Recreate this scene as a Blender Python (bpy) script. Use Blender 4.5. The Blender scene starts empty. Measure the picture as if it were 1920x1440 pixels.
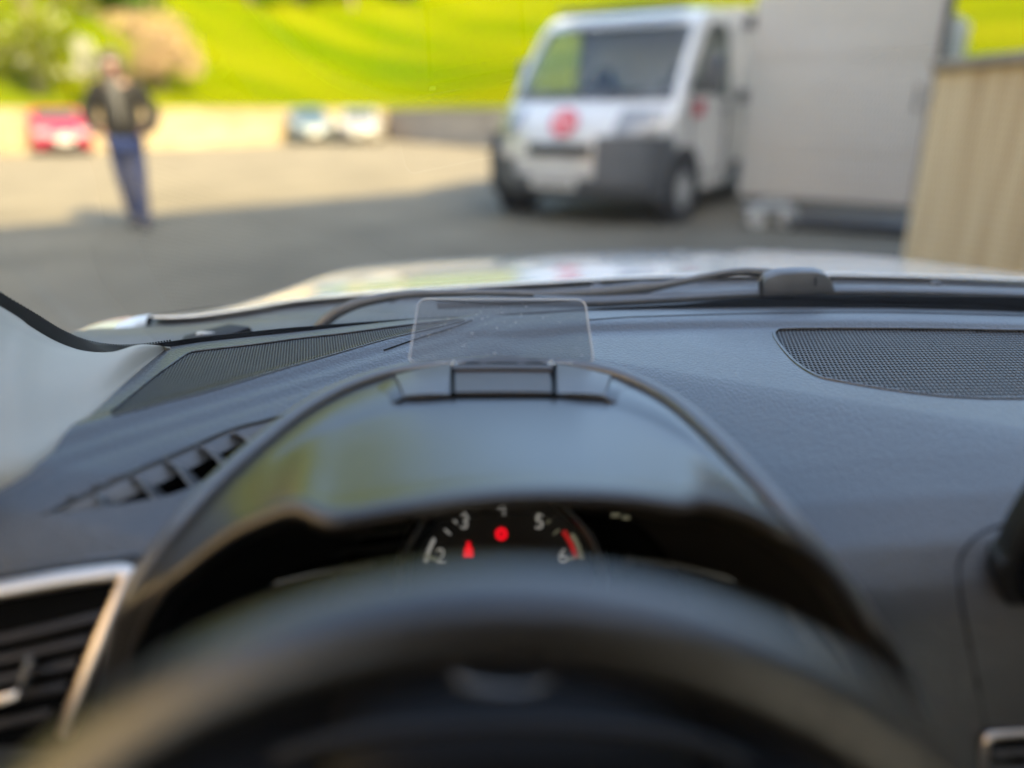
import bpy, bmesh, math, random
import numpy as np
from math import sin, cos, tan, pi, radians, sqrt, atan2
from mathutils import Vector, Matrix, noise as mnoise

random.seed(7)
scn = bpy.context.scene
COL = scn.collection

# ------------------------------------------------------------------ camera
EYE = Vector((0.0, 0.0, 1.20))          # phone held at the driver's eye
PITCH = radians(20.2)
FPX = 1400.0                            # focal length in photo pixels (1920 wide)
cam_d = bpy.data.cameras.new("camera")
cam = bpy.data.objects.new("camera", cam_d); COL.objects.link(cam)
cam.location = EYE
cam.rotation_euler = (pi / 2 - PITCH, 0, 0)
cam_d.sensor_fit = 'HORIZONTAL'; cam_d.sensor_width = 36.0
cam_d.lens = FPX / 1920.0 * 36.0
cam_d.clip_start = 0.02; cam_d.clip_end = 1500
cam_d.dof.use_dof = True
cam_d.dof.focus_distance = 0.81
cam_d.dof.aperture_fstop = 1.18
scn.camera = cam

# ------------------------------------------------------------------ light
SUN_EL = radians(38)
SUN_H = Vector((0.67, -0.74, 0)).normalized()      # horizontal direction towards the sun
w = bpy.data.worlds.new("World"); scn.world = w; w.use_nodes = True
wn = w.node_tree.nodes; wl = w.node_tree.links
bg = wn["Background"]
sky = wn.new("ShaderNodeTexSky"); sky.sky_type = 'NISHITA'; sky.sun_disc = False
sky.sun_elevation = SUN_EL
sky.sun_rotation = atan2(SUN_H.x, SUN_H.y)
sky.altitude = 400; sky.air_density = 1.0; sky.dust_density = 4.5; sky.ozone_density = 0.4
wl.new(sky.outputs[0], bg.inputs[0]); bg.inputs[1].default_value = 0.15
sun_d = bpy.data.lights.new("sun", 'SUN'); sun_d.energy = 4.5; sun_d.angle = radians(0.5)
sun_d.color = (1.0, 0.745, 0.37)
sun = bpy.data.objects.new("sun", sun_d); COL.objects.link(sun)
SUN_DIR = (SUN_H * cos(SUN_EL) + Vector((0, 0, sin(SUN_EL)))).normalized()
sun.rotation_euler = SUN_DIR.to_track_quat('Z', 'Y').to_euler()
sun.location = (20, -20, 30)
vs = scn.view_settings
vs.view_transform = 'Standard'; vs.look = 'None'; vs.gamma = 1.0; vs.use_curve_mapping = False
vs.exposure = 2.75
cy = scn.cycles
cy.use_denoising = True
cy.max_bounces = 10; cy.diffuse_bounces = 4; cy.glossy_bounces = 5; cy.transmission_bounces = 8; cy.transparent_max_bounces = 16
cy.sample_clamp_indirect = 6.0; cy.caustics_reflective = False; cy.caustics_refractive = False

# ------------------------------------------------------------------ helpers
FWD = Vector((0, cos(PITCH), -sin(PITCH))); UPV = Vector((0, sin(PITCH), cos(PITCH)))
def at(px, py, h=None, y=None, x=None, z=None):
    """world point seen at a photo point, at height h relative to the eye (or at world y / x / z)"""
    d = FWD + Vector(((px - 960) / FPX, 0, 0)) + UPV * ((720 - py) / FPX)
    if z is not None: h = z - EYE.z
    if h is not None: t = h / d.z
    elif y is not None: t = y / d.y
    else: t = x / d.x
    return EYE + d * t

def crv(pts, n, closed=False):
    """Catmull-Rom through pts, n+1 samples (n when closed)"""
    P = [Vector(p) for p in pts]; m = len(P)
    if m == 1: return P * (n + 1)
    out = []
    segs = m if closed else m - 1
    cnt = n if closed else n + 1
    for k in range(cnt):
        t = k / n * segs; i = min(int(t), segs - 1); f = t - i
        if closed: a, b, c, d = P[(i - 1) % m], P[i % m], P[(i + 1) % m], P[(i + 2) % m]
        else:
            b, c = P[i], P[i + 1]
            a = P[i - 1] if i > 0 else b * 2 - c
            d = P[i + 2] if i + 2 < m else c * 2 - b
        out.append(0.5 * ((2 * b) + (c - a) * f + (2 * a - 5 * b + 4 * c - d) * f * f + (3 * b - a - 3 * c + d) * f ** 3))
    return out

def loft(rows, nu, nv):
    R = [crv(r, nu) for r in rows]
    cols = [crv([R[j][i] for j in range(len(R))], nv) for i in range(nu + 1)]
    return [[cols[i][j] for i in range(nu + 1)] for j in range(nv + 1)]

def sm(a, b, x):
    t = np.clip((x - a) / (b - a), 0, 1); return t * t * (3 - 2 * t)

class MB:
    def __init__(s): s.v = []; s.f = []
    def pt(s, p): s.v.append(tuple(p)); return len(s.v) - 1
    def grid(s, g, close_u=False, close_v=False):
        b = len(s.v); nv = len(g); nu = len(g[0])
        for r in g:
            for p in r: s.v.append(tuple(p))
        for j in range(nv if close_v else nv - 1):
            for i in range(nu if close_u else nu - 1):
                j2 = (j + 1) % nv; i2 = (i + 1) % nu
                s.f.append((b + j * nu + i, b + j * nu + i2, b + j2 * nu + i2, b + j2 * nu + i))
        return s
    def slab(s, g, off):
        """grid with thickness: off is a vector"""
        off = Vector(off)
        g2 = [[Vector(p) + off for p in r] for r in g]
        nv, nu = len(g), len(g[0]); b = len(s.v)
        s.grid(g); s.grid(g2)
        n = nv * nu
        def q(j, i, j2, i2):
            s.f.append((b + j * nu + i, b + j2 * nu + i2, b + n + j2 * nu + i2, b + n + j * nu + i))
        for i in range(nu - 1): q(0, i, 0, i + 1); q(nv - 1, i, nv - 1, i + 1)
        for j in range(nv - 1): q(j, 0, j + 1, 0); q(j, nu - 1, j + 1, nu - 1)
        return s
    def tube(s, pts, r, seg=8, cap=True, closed=False, flat=1.0, upv=(0, 0, 1)):
        P = [Vector(p) for p in pts]; n = len(P); U = Vector(upv)
        rr = r if isinstance(r, (list, tuple)) else [r] * n
        g = []
        for i, p in enumerate(P):
            a = P[(i - 1) % n] if (closed or i > 0) else P[0]
            c = P[(i + 1) % n] if (closed or i < n - 1) else P[-1]
            t = (c - a).normalized()
            sx = t.cross(U)
            if sx.length < 1e-4: sx = t.cross(Vector((1, 0, 0)))
            sx.normalize(); sz = sx.cross(t).normalized()
            g.append([p + sx * (rr[i] * cos(2 * pi * k / seg)) + sz * (rr[i] * flat * sin(2 * pi * k / seg)) for k in range(seg)])
        b = len(s.v); s.grid(g, close_u=True, close_v=closed)
        if cap and not closed:
            s.f.append(tuple(b + k for k in range(seg))); s.f.append(tuple(b + (n - 1) * seg + k for k in range(seg)))
        return s
    def box(s, c, size, rot=None):
        c = Vector(c); b = len(s.v); M = rot if rot is not None else Matrix.Identity(3)
        for dx in (-.5, .5):
            for dy in (-.5, .5):
                for dz in (-.5, .5):
                    s.v.append(tuple(c + M @ Vector((dx * size[0], dy * size[1], dz * size[2]))))
        for q in ((0, 1, 3, 2), (4, 6, 7, 5), (0, 4, 5, 1), (2, 3, 7, 6), (0, 2, 6, 4), (1, 5, 7, 3)):
            s.f.append(tuple(b + k for k in q))
        return s
    def prism(s, poly, off):
        """polygon extruded by off (both caps)"""
        n = len(poly); b = len(s.v); off = Vector(off)
        for p in poly: s.v.append(tuple(p))
        for p in poly: s.v.append(tuple(Vector(p) + off))
        s.f.append(tuple(range(b, b + n))); s.f.append(tuple(range(b + 2 * n - 1, b + n - 1, -1)))
        for i in range(n):
            j = (i + 1) % n; s.f.append((b + i, b + j, b + n + j, b + n + i))
        return s
    def lathe(s, prof, seg=24, axis='X', c=(0, 0, 0)):
        """prof: (along axis, radius)"""
        c = Vector(c); g = []
        for a, r in prof:
            row = []
            for k in range(seg):
                t = 2 * pi * k / seg
                if axis == 'X': row.append(c + Vector((a, r * cos(t), r * sin(t))))
                elif axis == 'Y': row.append(c + Vector((r * cos(t), a, r * sin(t))))
                else: row.append(c + Vector((r * cos(t), r * sin(t), a)))
            g.append(row)
        return s.grid(g, close_u=True)
    def build(s, name, mat, parent=None, smooth=True, bevel=0, bseg=2, ang=38):
        me = bpy.data.meshes.new(name)
        me.from_pydata(s.v, [], s.f)
        bm = bmesh.new(); bm.from_mesh(me)
        bmesh.ops.remove_doubles(bm, verts=bm.verts, dist=1e-6)
        bmesh.ops.recalc_face_normals(bm, faces=bm.faces)
        if bevel:
            es = [e for e in bm.edges if len(e.link_faces) == 2 and e.calc_face_angle(0) > radians(30)]
            bmesh.ops.bevel(bm, geom=es, offset=bevel, segments=bseg, affect='EDGES', profile=0.5)
        bm.to_mesh(me); bm.free()
        if smooth:
            me.polygons.foreach_set('use_smooth', [True] * len(me.polygons))
            me.set_sharp_from_angle(angle=radians(ang))
        if mat: me.materials.append(mat)
        return link(name, me, parent)

def link(name, data, parent=None):
    o = bpy.data.objects.new(name, data); COL.objects.link(o)
    if parent is not None:
        o.parent = parent
        if parent.get("_abs"):
            o.matrix_parent_inverse = Matrix.Translation(-Vector(parent.location))
    return o

def thing(name, label, cat, loc=(0, 0, 0), rz=0, group=None, absolute=False):
    o = bpy.data.objects.new(name, None); COL.objects.link(o)
    o.empty_display_size = 0.1
    o.location = loc; o.rotation_euler = (0, 0, rz)
    o["label"] = label; o["category"] = cat
    if group: o["group"] = group
    if absolute: o["_abs"] = 1
    return o
def tag(o, label, cat, group=None):
    o["label"] = label; o["category"] = cat
    if group: o["group"] = group
    return o
def structure(o): o["kind"] = "structure"; return o
def stuff(o): o["kind"] = "stuff"; return o

# ------------------------------------------------------------------ materials
def lin(r, g, b):
    f = lambda c: c / 12.92 if c <= .04045 else ((c + .055) / 1.055) ** 2.4
    return (f(r / 255), f(g / 255), f(b / 255))
def nd(nt, t, **kw):
    n = nt.nodes.new(t)
    for k, v in kw.items(): setattr(n, k, v)
    return n
def pmat(name, col, rough=.5, metal=0, spec=.5, var=.12, vscale=6, bump=None, coat=0, rvar=0, col2=None, emit=None):
    m = bpy.data.materials.new(name); m.use_nodes = True
    nt = m.node_tree; b = nt.nodes["Principled BSDF"]; L = nt.links.new
    tc = nd(nt, "ShaderNodeTexCoord")
    n = nd(nt, "ShaderNodeTexNoise"); n.inputs["Scale"].default_value = vscale; n.inputs["Detail"].default_value = 5
    L(tc.outputs["Object"], n.inputs["Vector"])
    mx = nd(nt, "ShaderNodeMix", data_type='RGBA')
    c1 = tuple(c * (1 - var) for c in col); c2 = col2 or tuple(min(1, c * (1 + var)) for c in col)
    mx.inputs[6].default_value = (*c1, 1); mx.inputs[7].default_value = (*c2, 1)
    rm = nd(nt, "ShaderNodeMapRange"); rm.inputs[1].default_value = .3; rm.inputs[2].default_value = .7
    L(n.outputs["Fac"], rm.inputs[0]); L(rm.outputs[0], mx.inputs[0]); L(mx.outputs[2], b.inputs["Base Color"])
    b.inputs["Roughness"].default_value = rough; b.inputs["Metallic"].default_value = metal
    b.inputs["Specular IOR Level"].default_value = spec
    if coat: b.inputs["Coat Weight"].default_value = coat; b.inputs["Coat Roughness"].default_value = .04
    if rvar:
        r2 = nd(nt, "ShaderNodeMapRange"); r2.inputs[3].default_value = rough - rvar; r2.inputs[4].default_value = rough + rvar
        L(n.outputs["Fac"], r2.inputs[0]); L(r2.outputs[0], b.inputs["Roughness"])
    if bump:
        kind, sc, st = bump
        if kind == 'leather':
            mp = nd(nt, "ShaderNodeMapping"); mp.inputs["Scale"].default_value = (1.0, .55, 1.0); mp.inputs["Rotation"].default_value = (0, 0, .35)
            L(tc.outputs["Object"], mp.inputs["Vector"])
            dn = nd(nt, "ShaderNodeTexNoise"); dn.inputs["Scale"].default_value = sc * .5; L(mp.outputs[0], dn.inputs["Vector"])
            ad = nd(nt, "ShaderNodeVectorMath", operation='MULTIPLY_ADD'); ad.inputs[1].default_value = (.004, .004, .004)
            L(dn.outputs["Color"], ad.inputs[0]); L(mp.outputs[0], ad.inputs[2])
            t = nd(nt, "ShaderNodeTexVoronoi", feature='SMOOTH_F1'); t.inputs["Scale"].default_value = sc; t.inputs["Smoothness"].default_value = .6
            L(ad.outputs[0], t.inputs["Vector"]); out = t.outputs["Distance"]; inv = True
        else:
            t = nd(nt, "ShaderNodeTexNoise"); t.inputs["Scale"].default_value = sc; t.inputs["Detail"].default_value = 6
            L(tc.outputs["Object"], t.inputs["Vector"]); out = t.outputs["Fac"]; inv = False
        bp = nd(nt, "ShaderNodeBump"); bp.inputs["Strength"].default_value = st; bp.inputs["Distance"].default_value = .3 / sc; bp.invert = inv
        L(out, bp.inputs["Height"]); L(bp.outputs[0], b.inputs["Normal"])
    if emit:
        b.inputs["Emission Color"].default_value = (*emit[0], 1); b.inputs["Emission Strength"].default_value = emit[1]
    return m
def glassmat(name, tint=(.93, .96, .95), ior=1.45, rough=0.0, dust=0.0, haze=0.0):
    m = bpy.data.materials.new(name); m.use_nodes = True
    nt = m.node_tree; nt.nodes.clear(); L = nt.links.new
    out = nd(nt, "ShaderNodeOutputMaterial")
    tr = nd(nt, "ShaderNodeBsdfTransparent"); tr.inputs[0].default_value = (*tint, 1)
    gl = nd(nt, "ShaderNodeBsdfGlossy"); gl.inputs["Roughness"].default_value = rough
    lw = nd(nt, "ShaderNodeLayerWeight"); lw.inputs[0].default_value = .5
    pw = nd(nt, "ShaderNodeMath", operation='POWER'); L(lw.outputs["Facing"], pw.inputs[0]); pw.inputs[1].default_value = 5
    f0 = ((ior - 1) / (ior + 1)) ** 2 * 1.8
    ma = nd(nt, "ShaderNodeMath", operation='MULTIPLY_ADD'); L(pw.outputs[0], ma.inputs[0]); ma.inputs[1].default_value = .85; ma.inputs[2].default_value = f0
    mx = nd(nt, "ShaderNodeMixShader"); L(ma.outputs[0], mx.inputs[0]); L(tr.outputs[0], mx.inputs[1]); L(gl.outputs[0], mx.inputs[2])
    last = mx.outputs[0]
    if haze or dust:
        df = nd(nt, "ShaderNodeBsdfDiffuse"); df.inputs[0].default_value = (.7, .68, .62, 1)
        tc = nd(nt, "ShaderNodeTexCoord")
        n = nd(nt, "ShaderNodeTexNoise"); n.inputs["Scale"].default_value = 420; n.inputs["Detail"].default_value = 1
        L(tc.outputs["Object"], n.inputs["Vector"])
        rm = nd(nt, "ShaderNodeMapRange"); rm.inputs[1].default_value = .70; rm.inputs[2].default_value = .78; rm.inputs[3].default_value = haze; rm.inputs[4].default_value = haze + dust
        L(n.outputs["Fac"], rm.inputs[0])
        m2 = nd(nt, "ShaderNodeMixShader"); L(rm.outputs[0], m2.inputs[0]); L(last, m2.inputs[1]); L(df.outputs[0], m2.inputs[2]); last = m2.outputs[0]
    L(last, out.inputs[0])
    return m

M = {}
M['dash'] = pmat('dash_leather', (.040, .037, .034), .38, spec=.76, bump=('leather', 430, .8), var=.08, rvar=.05, vscale=14)
M['hoodplastic'] = pmat('hood_plastic', (.018, .0165, .015), .31, spec=.72, bump=('noise', 900, .06), var=.1, rvar=.04)
M['ridge'] = pmat('ridge_plastic', (.06, .06, .06), .36, spec=.9, bump=('noise', 900, .05))
M['plastic'] = pmat('dark_plastic', (.045, .039, .035), .42, bump=('noise', 700, .12))
M['ventplastic'] = pmat('vent_plastic', (.060, .060, .060), .42, spec=.75, bump=('noise', 700, .1))
M['black'] = pmat('black_plastic', (.006, .006, .007), .6, spec=.3)
M['pit'] = pmat('black_recess', (.002, .002, .002), .9, spec=.1)
M['gloss'] = pmat('piano_black', (.006, .006, .007), .12, rvar=.03)
M['grille'] = pmat('grille_plastic', (.05, .05, .051), .5, spec=.35)
M['rubber'] = pmat('rubber', (.012, .012, .013), .65, spec=.35, bump=('noise', 300, .2))
M['frit'] = pmat('black_ceramic_band', (.0012, .0012, .0012), .7, spec=.06)
M['pillar'] = pmat('pillar_fabric', (.365, .35, .30), .8, spec=.25, bump=('noise', 900, .25), var=.05)
M['headliner'] = pmat('headliner_fabric', (.22, .22, .21), .9, spec=.2, bump=('noise', 600, .3))
M['chrome'] = pmat('satin_chrome', (.62, .53, .45), .38, metal=1, var=.04, rvar=.05)  # warm tint in the base colour stands in for sunlit reflections
M['wheel'] = pmat('wheel_leather', (.009, .0085, .008), .30, spec=1.0, bump=('leather', 420, .35), rvar=.05)
M['hub'] = pmat('hub_plastic', (.0022, .0021, .0022), .55, spec=.15, bump=('noise', 500, .15))
M['paint'] = pmat('white_car_paint', (.74, .73, .70), .25, coat=1.0, var=.02)
M['cowl'] = pmat('cowl_plastic', (.075, .077, .078), .5, bump=('noise', 250, .25), var=.2, vscale=20)
M['wiper'] = pmat('wiper_black', (.075, .077, .08), .42, var=.15, vscale=30)
M['glass'] = glassmat('windscreen_glass', (.90, .94, .92), 1.35)
M['pane'] = glassmat('window_glass', (.80, .86, .84), 1.45)
M['combiner'] = glassmat('combiner_glass', (.46, .46, .44), 1.38, haze=.003, dust=.5)
M['white_print'] = pmat('dial_white', (.32, .32, .32), .5, emit=((1, 1, .95), .03))
M['dim_print'] = pmat('dial_dim', (.14, .14, .11), .5, emit=((.9, .9, .6), .012))
M['red_lamp'] = pmat('warning_lamp_red', (.4, .0, .01), .5, emit=((1, .0, .012), .13))
M['red_print'] = pmat('dial_red', (.35, .004, .004), .5, emit=((1, .01, .01), .03))
# ================================================================== SETTING
M['yard'] = pmat('worn_tarmac', (.104, .092, .068), .85, spec=.2, var=.22, vscale=.9, bump=('noise', 60, .4))
M['grass'] = None
def grassmat():
    m = bpy.data.materials.new('meadow_grass'); m.use_nodes = True; nt = m.node_tree; L = nt.links.new
    b = nt.nodes["Principled BSDF"]; b.inputs["Roughness"].default_value = .9; b.inputs["Specular IOR Level"].default_value = .0
    tc = nd(nt, "ShaderNodeTexCoord")
    n1 = nd(nt, "ShaderNodeTexNoise"); n1.inputs["Scale"].default_value = .22; n1.inputs["Detail"].default_value = 6
    mp = nd(nt, "ShaderNodeMapping"); mp.inputs["Scale"].default_value = (.35, 1.6, 1.0)
    L(tc.outputs["Object"], mp.inputs[0]); L(mp.outputs[0], n1.inputs["Vector"])
    n2 = nd(nt, "ShaderNodeTexNoise"); n2.inputs["Scale"].default_value = 9; n2.inputs["Detail"].default_value = 4
    L(tc.outputs["Object"], n2.inputs["Vector"])
    cr = nd(nt, "ShaderNodeValToRGB")
    e = cr.color_ramp.elements; e[0].position = .30; e[0].color = (.031, .054, .0004, 1); e[1].position = .72; e[1].color = (.080, .084, .0018, 1)
    c = cr.color_ramp.elements.new(.5); c.color = (.053, .067, .0005, 1)
    ad = nd(nt, "ShaderNodeMath", operation='MULTIPLY_ADD'); ad.inputs[1].default_value = .35; L(n2.outputs["Fac"], ad.inputs[0])
    sb = nd(nt, "ShaderNodeMath", operation='SUBTRACT'); L(n1.outputs["Fac"], sb.inputs[0]); sb.inputs[1].default_value = .17
    L(sb.outputs[0], ad.inputs[2]); L(ad.outputs[0], cr.inputs[0]); L(cr.outputs[0], b.inputs["Base Color"])
    bp = nd(nt, "ShaderNodeBump"); bp.inputs["Strength"].default_value = .6; bp.inputs["Distance"].default_value = .05
    L(n2.outputs["Fac"], bp.inputs["Height"]); L(bp.outputs[0], b.inputs["Normal"])
    return m
M['grass'] = grassmat()
def stained(name, col, dark, light, vs=(7, 7, .5)):
    m = bpy.data.materials.new(name); m.use_nodes = True; nt = m.node_tree; L = nt.links.new
    b = nt.nodes["Principled BSDF"]; b.inputs["Roughness"].default_value = .88; b.inputs["Specular IOR Level"].default_value = .2
    tc = nd(nt, "ShaderNodeTexCoord"); mp = nd(nt, "ShaderNodeMapping"); mp.inputs["Scale"].default_value = vs
    L(tc.outputs["Object"], mp.inputs[0])
    n = nd(nt, "ShaderNodeTexNoise"); n.inputs["Scale"].default_value = 1.0; n.inputs["Detail"].default_value = 7; L(mp.outputs[0], n.inputs["Vector"])
    cr = nd(nt, "ShaderNodeValToRGB"); e = cr.color_ramp.elements
    e[0].position = .32; e[0].color = (*dark, 1); e[1].position = .68; e[1].color = (*light, 1)
    c = e.new(.5); c.color = (*col, 1)
    L(n.outputs["Fac"], cr.inputs[0]); L(cr.outputs[0], b.inputs["Base Color"])
    n2 = nd(nt, "ShaderNodeTexNoise"); n2.inputs["Scale"].default_value = 45; n2.inputs["Detail"].default_value = 6; L(tc.outputs["Object"], n2.inputs["Vector"])
    bp = nd(nt, "ShaderNodeBump"); bp.inputs["Strength"].default_value = .5; bp.inputs["Distance"].default_value = .01
    L(n2.outputs["Fac"], bp.inputs["Height"]); L(bp.outputs[0], b.inputs["Normal"])
    return m
M['concrete'] = stained('stained_concrete', (.50, .40, .255), (.385, .29, .175), (.57, .475, .325))
M['coping'] = stained('coping_stone', (.24, .22, .19), (.19, .175, .15), (.29, .27, .235), (3, 3, 3))
M['lime'] = stained('pale_render', (.165, .135, .085), (.125, .10, .062), (.20, .165, .108), (.8, .8, 1.6))
M['facade'] = stained('facade_render', (.5, .46, .40), (.42, .39, .33), (.56, .53, .46), (.5, .5, .3))

# ---- ground and hill
g = MB(); g.grid([[Vector((x, y, 0)) for x in (-300, -60, 0, 60, 300)] for y in (-300, -60, 0, 60, 300)])
structure(g.build('ground', M['yard'], smooth=False))
WALL = [(-40, -8), (-26, 8), (-14.4, 22), (-5.2, 33.2), (0.4, 24.0), (7.0, 20.5), (18, 17), (40, 8)]
WP = crv([(x, y, 0) for x, y in WALL], 7)       # exact corners
def seg_dist(p):
    best = 1e9
    for a, b in zip(WALL[:-1], WALL[1:]):
        ax, ay = a; bx, by = b; dx, dy = bx - ax, by - ay
        t = max(0, min(1, ((p[0] - ax) * dx + (p[1] - ay) * dy) / (dx * dx + dy * dy)))
        best = min(best, math.hypot(p[0] - ax - t * dx, p[1] - ay - t * dy))
    return best
def hill_h(x, y):
    d = seg_dist((x, y))
    az = atan2(x, max(y, .1)); k = min(1, max(0, (az + .45) / .6)); k = k * k * (3 - 2 * k); sl = .36 * (1 - k) + .215 * k
    z = 1.12 + .03 * d + sl * max(0, d - 1.5) + (1 - k) * .22 * max(0, d - 9) - k * .0006 * max(0, min(d, 90) - 30) ** 2
    return z + .25 * min(1, d / 8) * mnoise.noise(Vector((x * .12, y * .12, 3.1))) + .12 * min(1, d / 6) * sin(d * .9 + mnoise.noise(Vector((x * .05, y * .05, 0))) * 2)
rows = []
S = []
for i in range(len(WALL) - 1):
    for k in range(14):
        t = k / 14; S.append(Vector((WALL[i][0] * (1 - t) + WALL[i + 1][0] * t, WALL[i][1] * (1 - t) + WALL[i + 1][1] * t, 0)))
S.append(Vector((*WALL[-1], 0)))
ORG = Vector((0, -14, 0))
rs = [0.12, .5, 1, 1.6, 2.4, 3.4, 4.6, 6, 8, 10, 12.5, 15, 18, 22, 26, 31, 37, 44, 52, 62, 75, 90, 110, 135]
for r in rs:
    row = []
    for p in S:
        dr = (p - ORG).normalized(); q = p + dr * r
        row.append(Vector((q.x, q.y, hill_h(q.x, q.y))))
    rows.append(row)
hb = MB(); hb.grid(rows)
structure(hb.build('hill', M['grass'], ang=180))

def wall_run(name, label, pts, h0, h1, th, mat, capmat=None, cap_h=.1, over=.05, blocks=None):
    t = thing(name, label, 'wall', (pts[0][0], pts[0][1], 0), absolute=True)
    for k, (a, b) in enumerate(zip(pts[:-1], pts[1:])):
        A = Vector((*a, 0)); B = Vector((*b, 0)); d = (B - A); Ln = d.length; d.normalize(); n = Vector((-d.y, d.x, 0))
        nb = max(1, round(Ln / blocks)) if blocks else 1
        for i in range(nb):
            s0 = A + d * (Ln * i / nb + .008); s1 = A + d * (Ln * (i + 1) / nb - .008)
            m = MB(); m.prism([s0, s1, s1 + n * th, s0 + n * th], (0, 0, h1)); m.build('panel', mat, t, bevel=.012, smooth=False)
            if capmat:
                o = n * over
                m = MB(); m.prism([s0 - o + Vector((0, 0, h1 + .003)), s1 - o + Vector((0, 0, h1 + .003)), s1 + n * th + o + Vector((0, 0, h1 + .003)), s0 + n * th + o + Vector((0, 0, h1 + .003))], (0, 0, cap_h))
                m.build('coping', capmat, t, bevel=.012, smooth=False)
    return t
wall_run('retaining_wall', 'sunlit pale low retaining wall along the foot of the meadow', WALL[1:4], 0, 1.14, .28, M['lime'], M['lime'], .09, .04, blocks=2.6)
wall_run('retaining_wall', 'shaded grey stretch of low retaining wall behind the white truck', WALL[3:7], 0, 1.14, .28, stained('shaded_run_concrete', (.31, .26, .205), (.25, .21, .165), (.37, .32, .25), (.8, .8, 1.6)), M['coping'], .09, .04, blocks=2.6)
# tall stained concrete wall beside the parking bay (its face looks left)
wall_run('concrete_wall', 'tall stained brown concrete wall with grey coping beside the truck', [(3.19, 6.1), (3.23, 2.6), (3.27, -2.2)], 0, 1.47, .26, M['concrete'], M['coping'], .07, .05, blocks=3.0)

# ---- building behind the car, whose shadow covers the bay
bd = Vector((.74, .67, 0)).normalized(); bn = Vector((.67, -.74, 0)).normalized()
edge0 = Vector((-0.6, 12.4, 0)) + bn * (10.0 / tan(SUN_EL))
B = thing('building', 'rendered building behind the parked car casting the yard shade', 'building', edge0, absolute=True)
P0 = edge0 + bd * 34; P1 = edge0 - bd * 8.5
m = MB(); m.prism([P1, P0, P0 + bn * 10, P1 + bn * 10], (0, 0, 9.7)); m.build('wall', M['facade'], B, smooth=False)
m = MB(); e = .25
m.prism([P1 - bn * e - bd * e + Vector((0, 0, 9.703)), P0 - bn * e + bd * e + Vector((0, 0, 9.703)), P0 + bn * (10 + e) + bd * e + Vector((0, 0, 9.703)), P1 + bn * (10 + e) - bd * e + Vector((0, 0, 9.703))], (0, 0, .3))
m.build('roof', M['coping'], B, smooth=False)
M['bglass'] = pmat('dark_window', (.03, .035, .04), .08)
M['white_frame'] = pmat('white_frame', (.7, .7, .68), .5)
for fl in (1.1, 4.0, 6.9):
    for k in range(9):
        c = edge0 + bd * (-6 + k * 4.6) - bn * .02 + Vector((0, 0, fl))
        m = MB(); a = c - bd * .7; b_ = c + bd * .7
        m.prism([a, b_, b_ + Vector((0, 0, 1.5)), a + Vector((0, 0, 1.5))], bn * -.05); wdw = m.build('window', M['white_frame'], B, smooth=False)
        m = MB(); a = c - bd * .62 - bn * .053 + Vector((0, 0, .08)); b_ = c + bd * .62 - bn * .053 + Vector((0, 0, .08))
        m.prism([a, b_, b_ + Vector((0, 0, 1.34)), a + Vector((0, 0, 1.34))], bn * -.01); m.build('pane', M['bglass'], wdw, smooth=False)

# ---- unseen house behind the driver's left shoulder, added for warm light on the wheel
H = thing('house', 'unseen cream house with brown tiled roof, added for its warm reflected light', 'house', (-11.0, -7.0, 0), radians(90))
M['cream'] = stained('cream_render', (.66, .52, .37), (.62, .48, .34), (.70, .56, .41), (.5, .5, .4))
m = MB(); m.box((0, 0, 4.0), (16, 7, 8.0)); m.build('wall', M['cream'], H, smooth=False)
m = MB(); m.prism([Vector((-8.4, -4.0, 8.003)), Vector((-8.4, 4.0, 8.003)), Vector((-8.4, 0, 10.6))], (16.8, 0, 0)); m.build('roof', pmat('roof_tiles', (.22, .10, .06), .8, bump=('noise', 12, .6)), H, smooth=False)
for fl in (.9, 3.6, 6.0):
    for k in range(4):
        m = MB(); m.box((-6 + k * 4, -3.52, fl + .7), (1.1, .08, 1.4)); wdw = m.build('window', M['white_frame'], H, smooth=False)
        m = MB(); m.box((-6 + k * 4, -3.565, fl + .7), (.94, .02, 1.24)); m.build('pane', M['bglass'], wdw, smooth=False)

# ---- plants
def leafmat(name, c1, c2, tr=.35):
    m = bpy.data.materials.new(name); m.use_nodes = True; nt = m.node_tree; nt.nodes.clear(); L = nt.links.new
    out = nd(nt, "ShaderNodeOutputMaterial"); tc = nd(nt, "ShaderNodeTexCoord")
    n = nd(nt, "ShaderNodeTexNoise"); n.inputs["Scale"].default_value = 1.7; n.inputs["Detail"].default_value = 4; L(tc.outputs["Object"], n.inputs["Vector"])
    mx = nd(nt, "ShaderNodeMix", data_type='RGBA'); mx.inputs[6].default_value = (*c1, 1); mx.inputs[7].default_value = (*c2, 1)
    rm = nd(nt, "ShaderNodeMapRange"); rm.inputs[1].default_value = .35; rm.inputs[2].default_value = .65; L(n.outputs["Fac"], rm.inputs[0]); L(rm.outputs[0], mx.inputs[0])
    d = nd(nt, "ShaderNodeBsdfDiffuse"); t = nd(nt, "ShaderNodeBsdfTranslucent"); s = nd(nt, "ShaderNodeMixShader"); s.inputs[0].default_value = tr
    L(mx.outputs[2], d.inputs[0]); L(mx.outputs[2], t.inputs[0]); L(d.outputs[0], s.inputs[1]); L(t.outputs[0], s.inputs[2]); L(s.outputs[0], out.inputs[0])
    return m
M['bark'] = pmat('bark', (.09, .07, .05), .9, bump=('noise', 14, .8))
M['leaf_spring'] = leafmat('spring_leaves', (.075, .10, .002), (.12, .13, .006))
M['leaf_dark'] = leafmat('dark_leaves', (.03, .07, .012), (.07, .13, .02))
M['leaf_green'] = leafmat('green_leaves', (.05, .12, .006), (.12, .22, .015))
M['blossom_tan'] = leafmat('tan_blossom', (.25, .175, .105), (.31, .225, .14))
M['blossom_white'] = leafmat('white_blossom', (.28, .285, .21), (.35, .355, .28))
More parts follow.
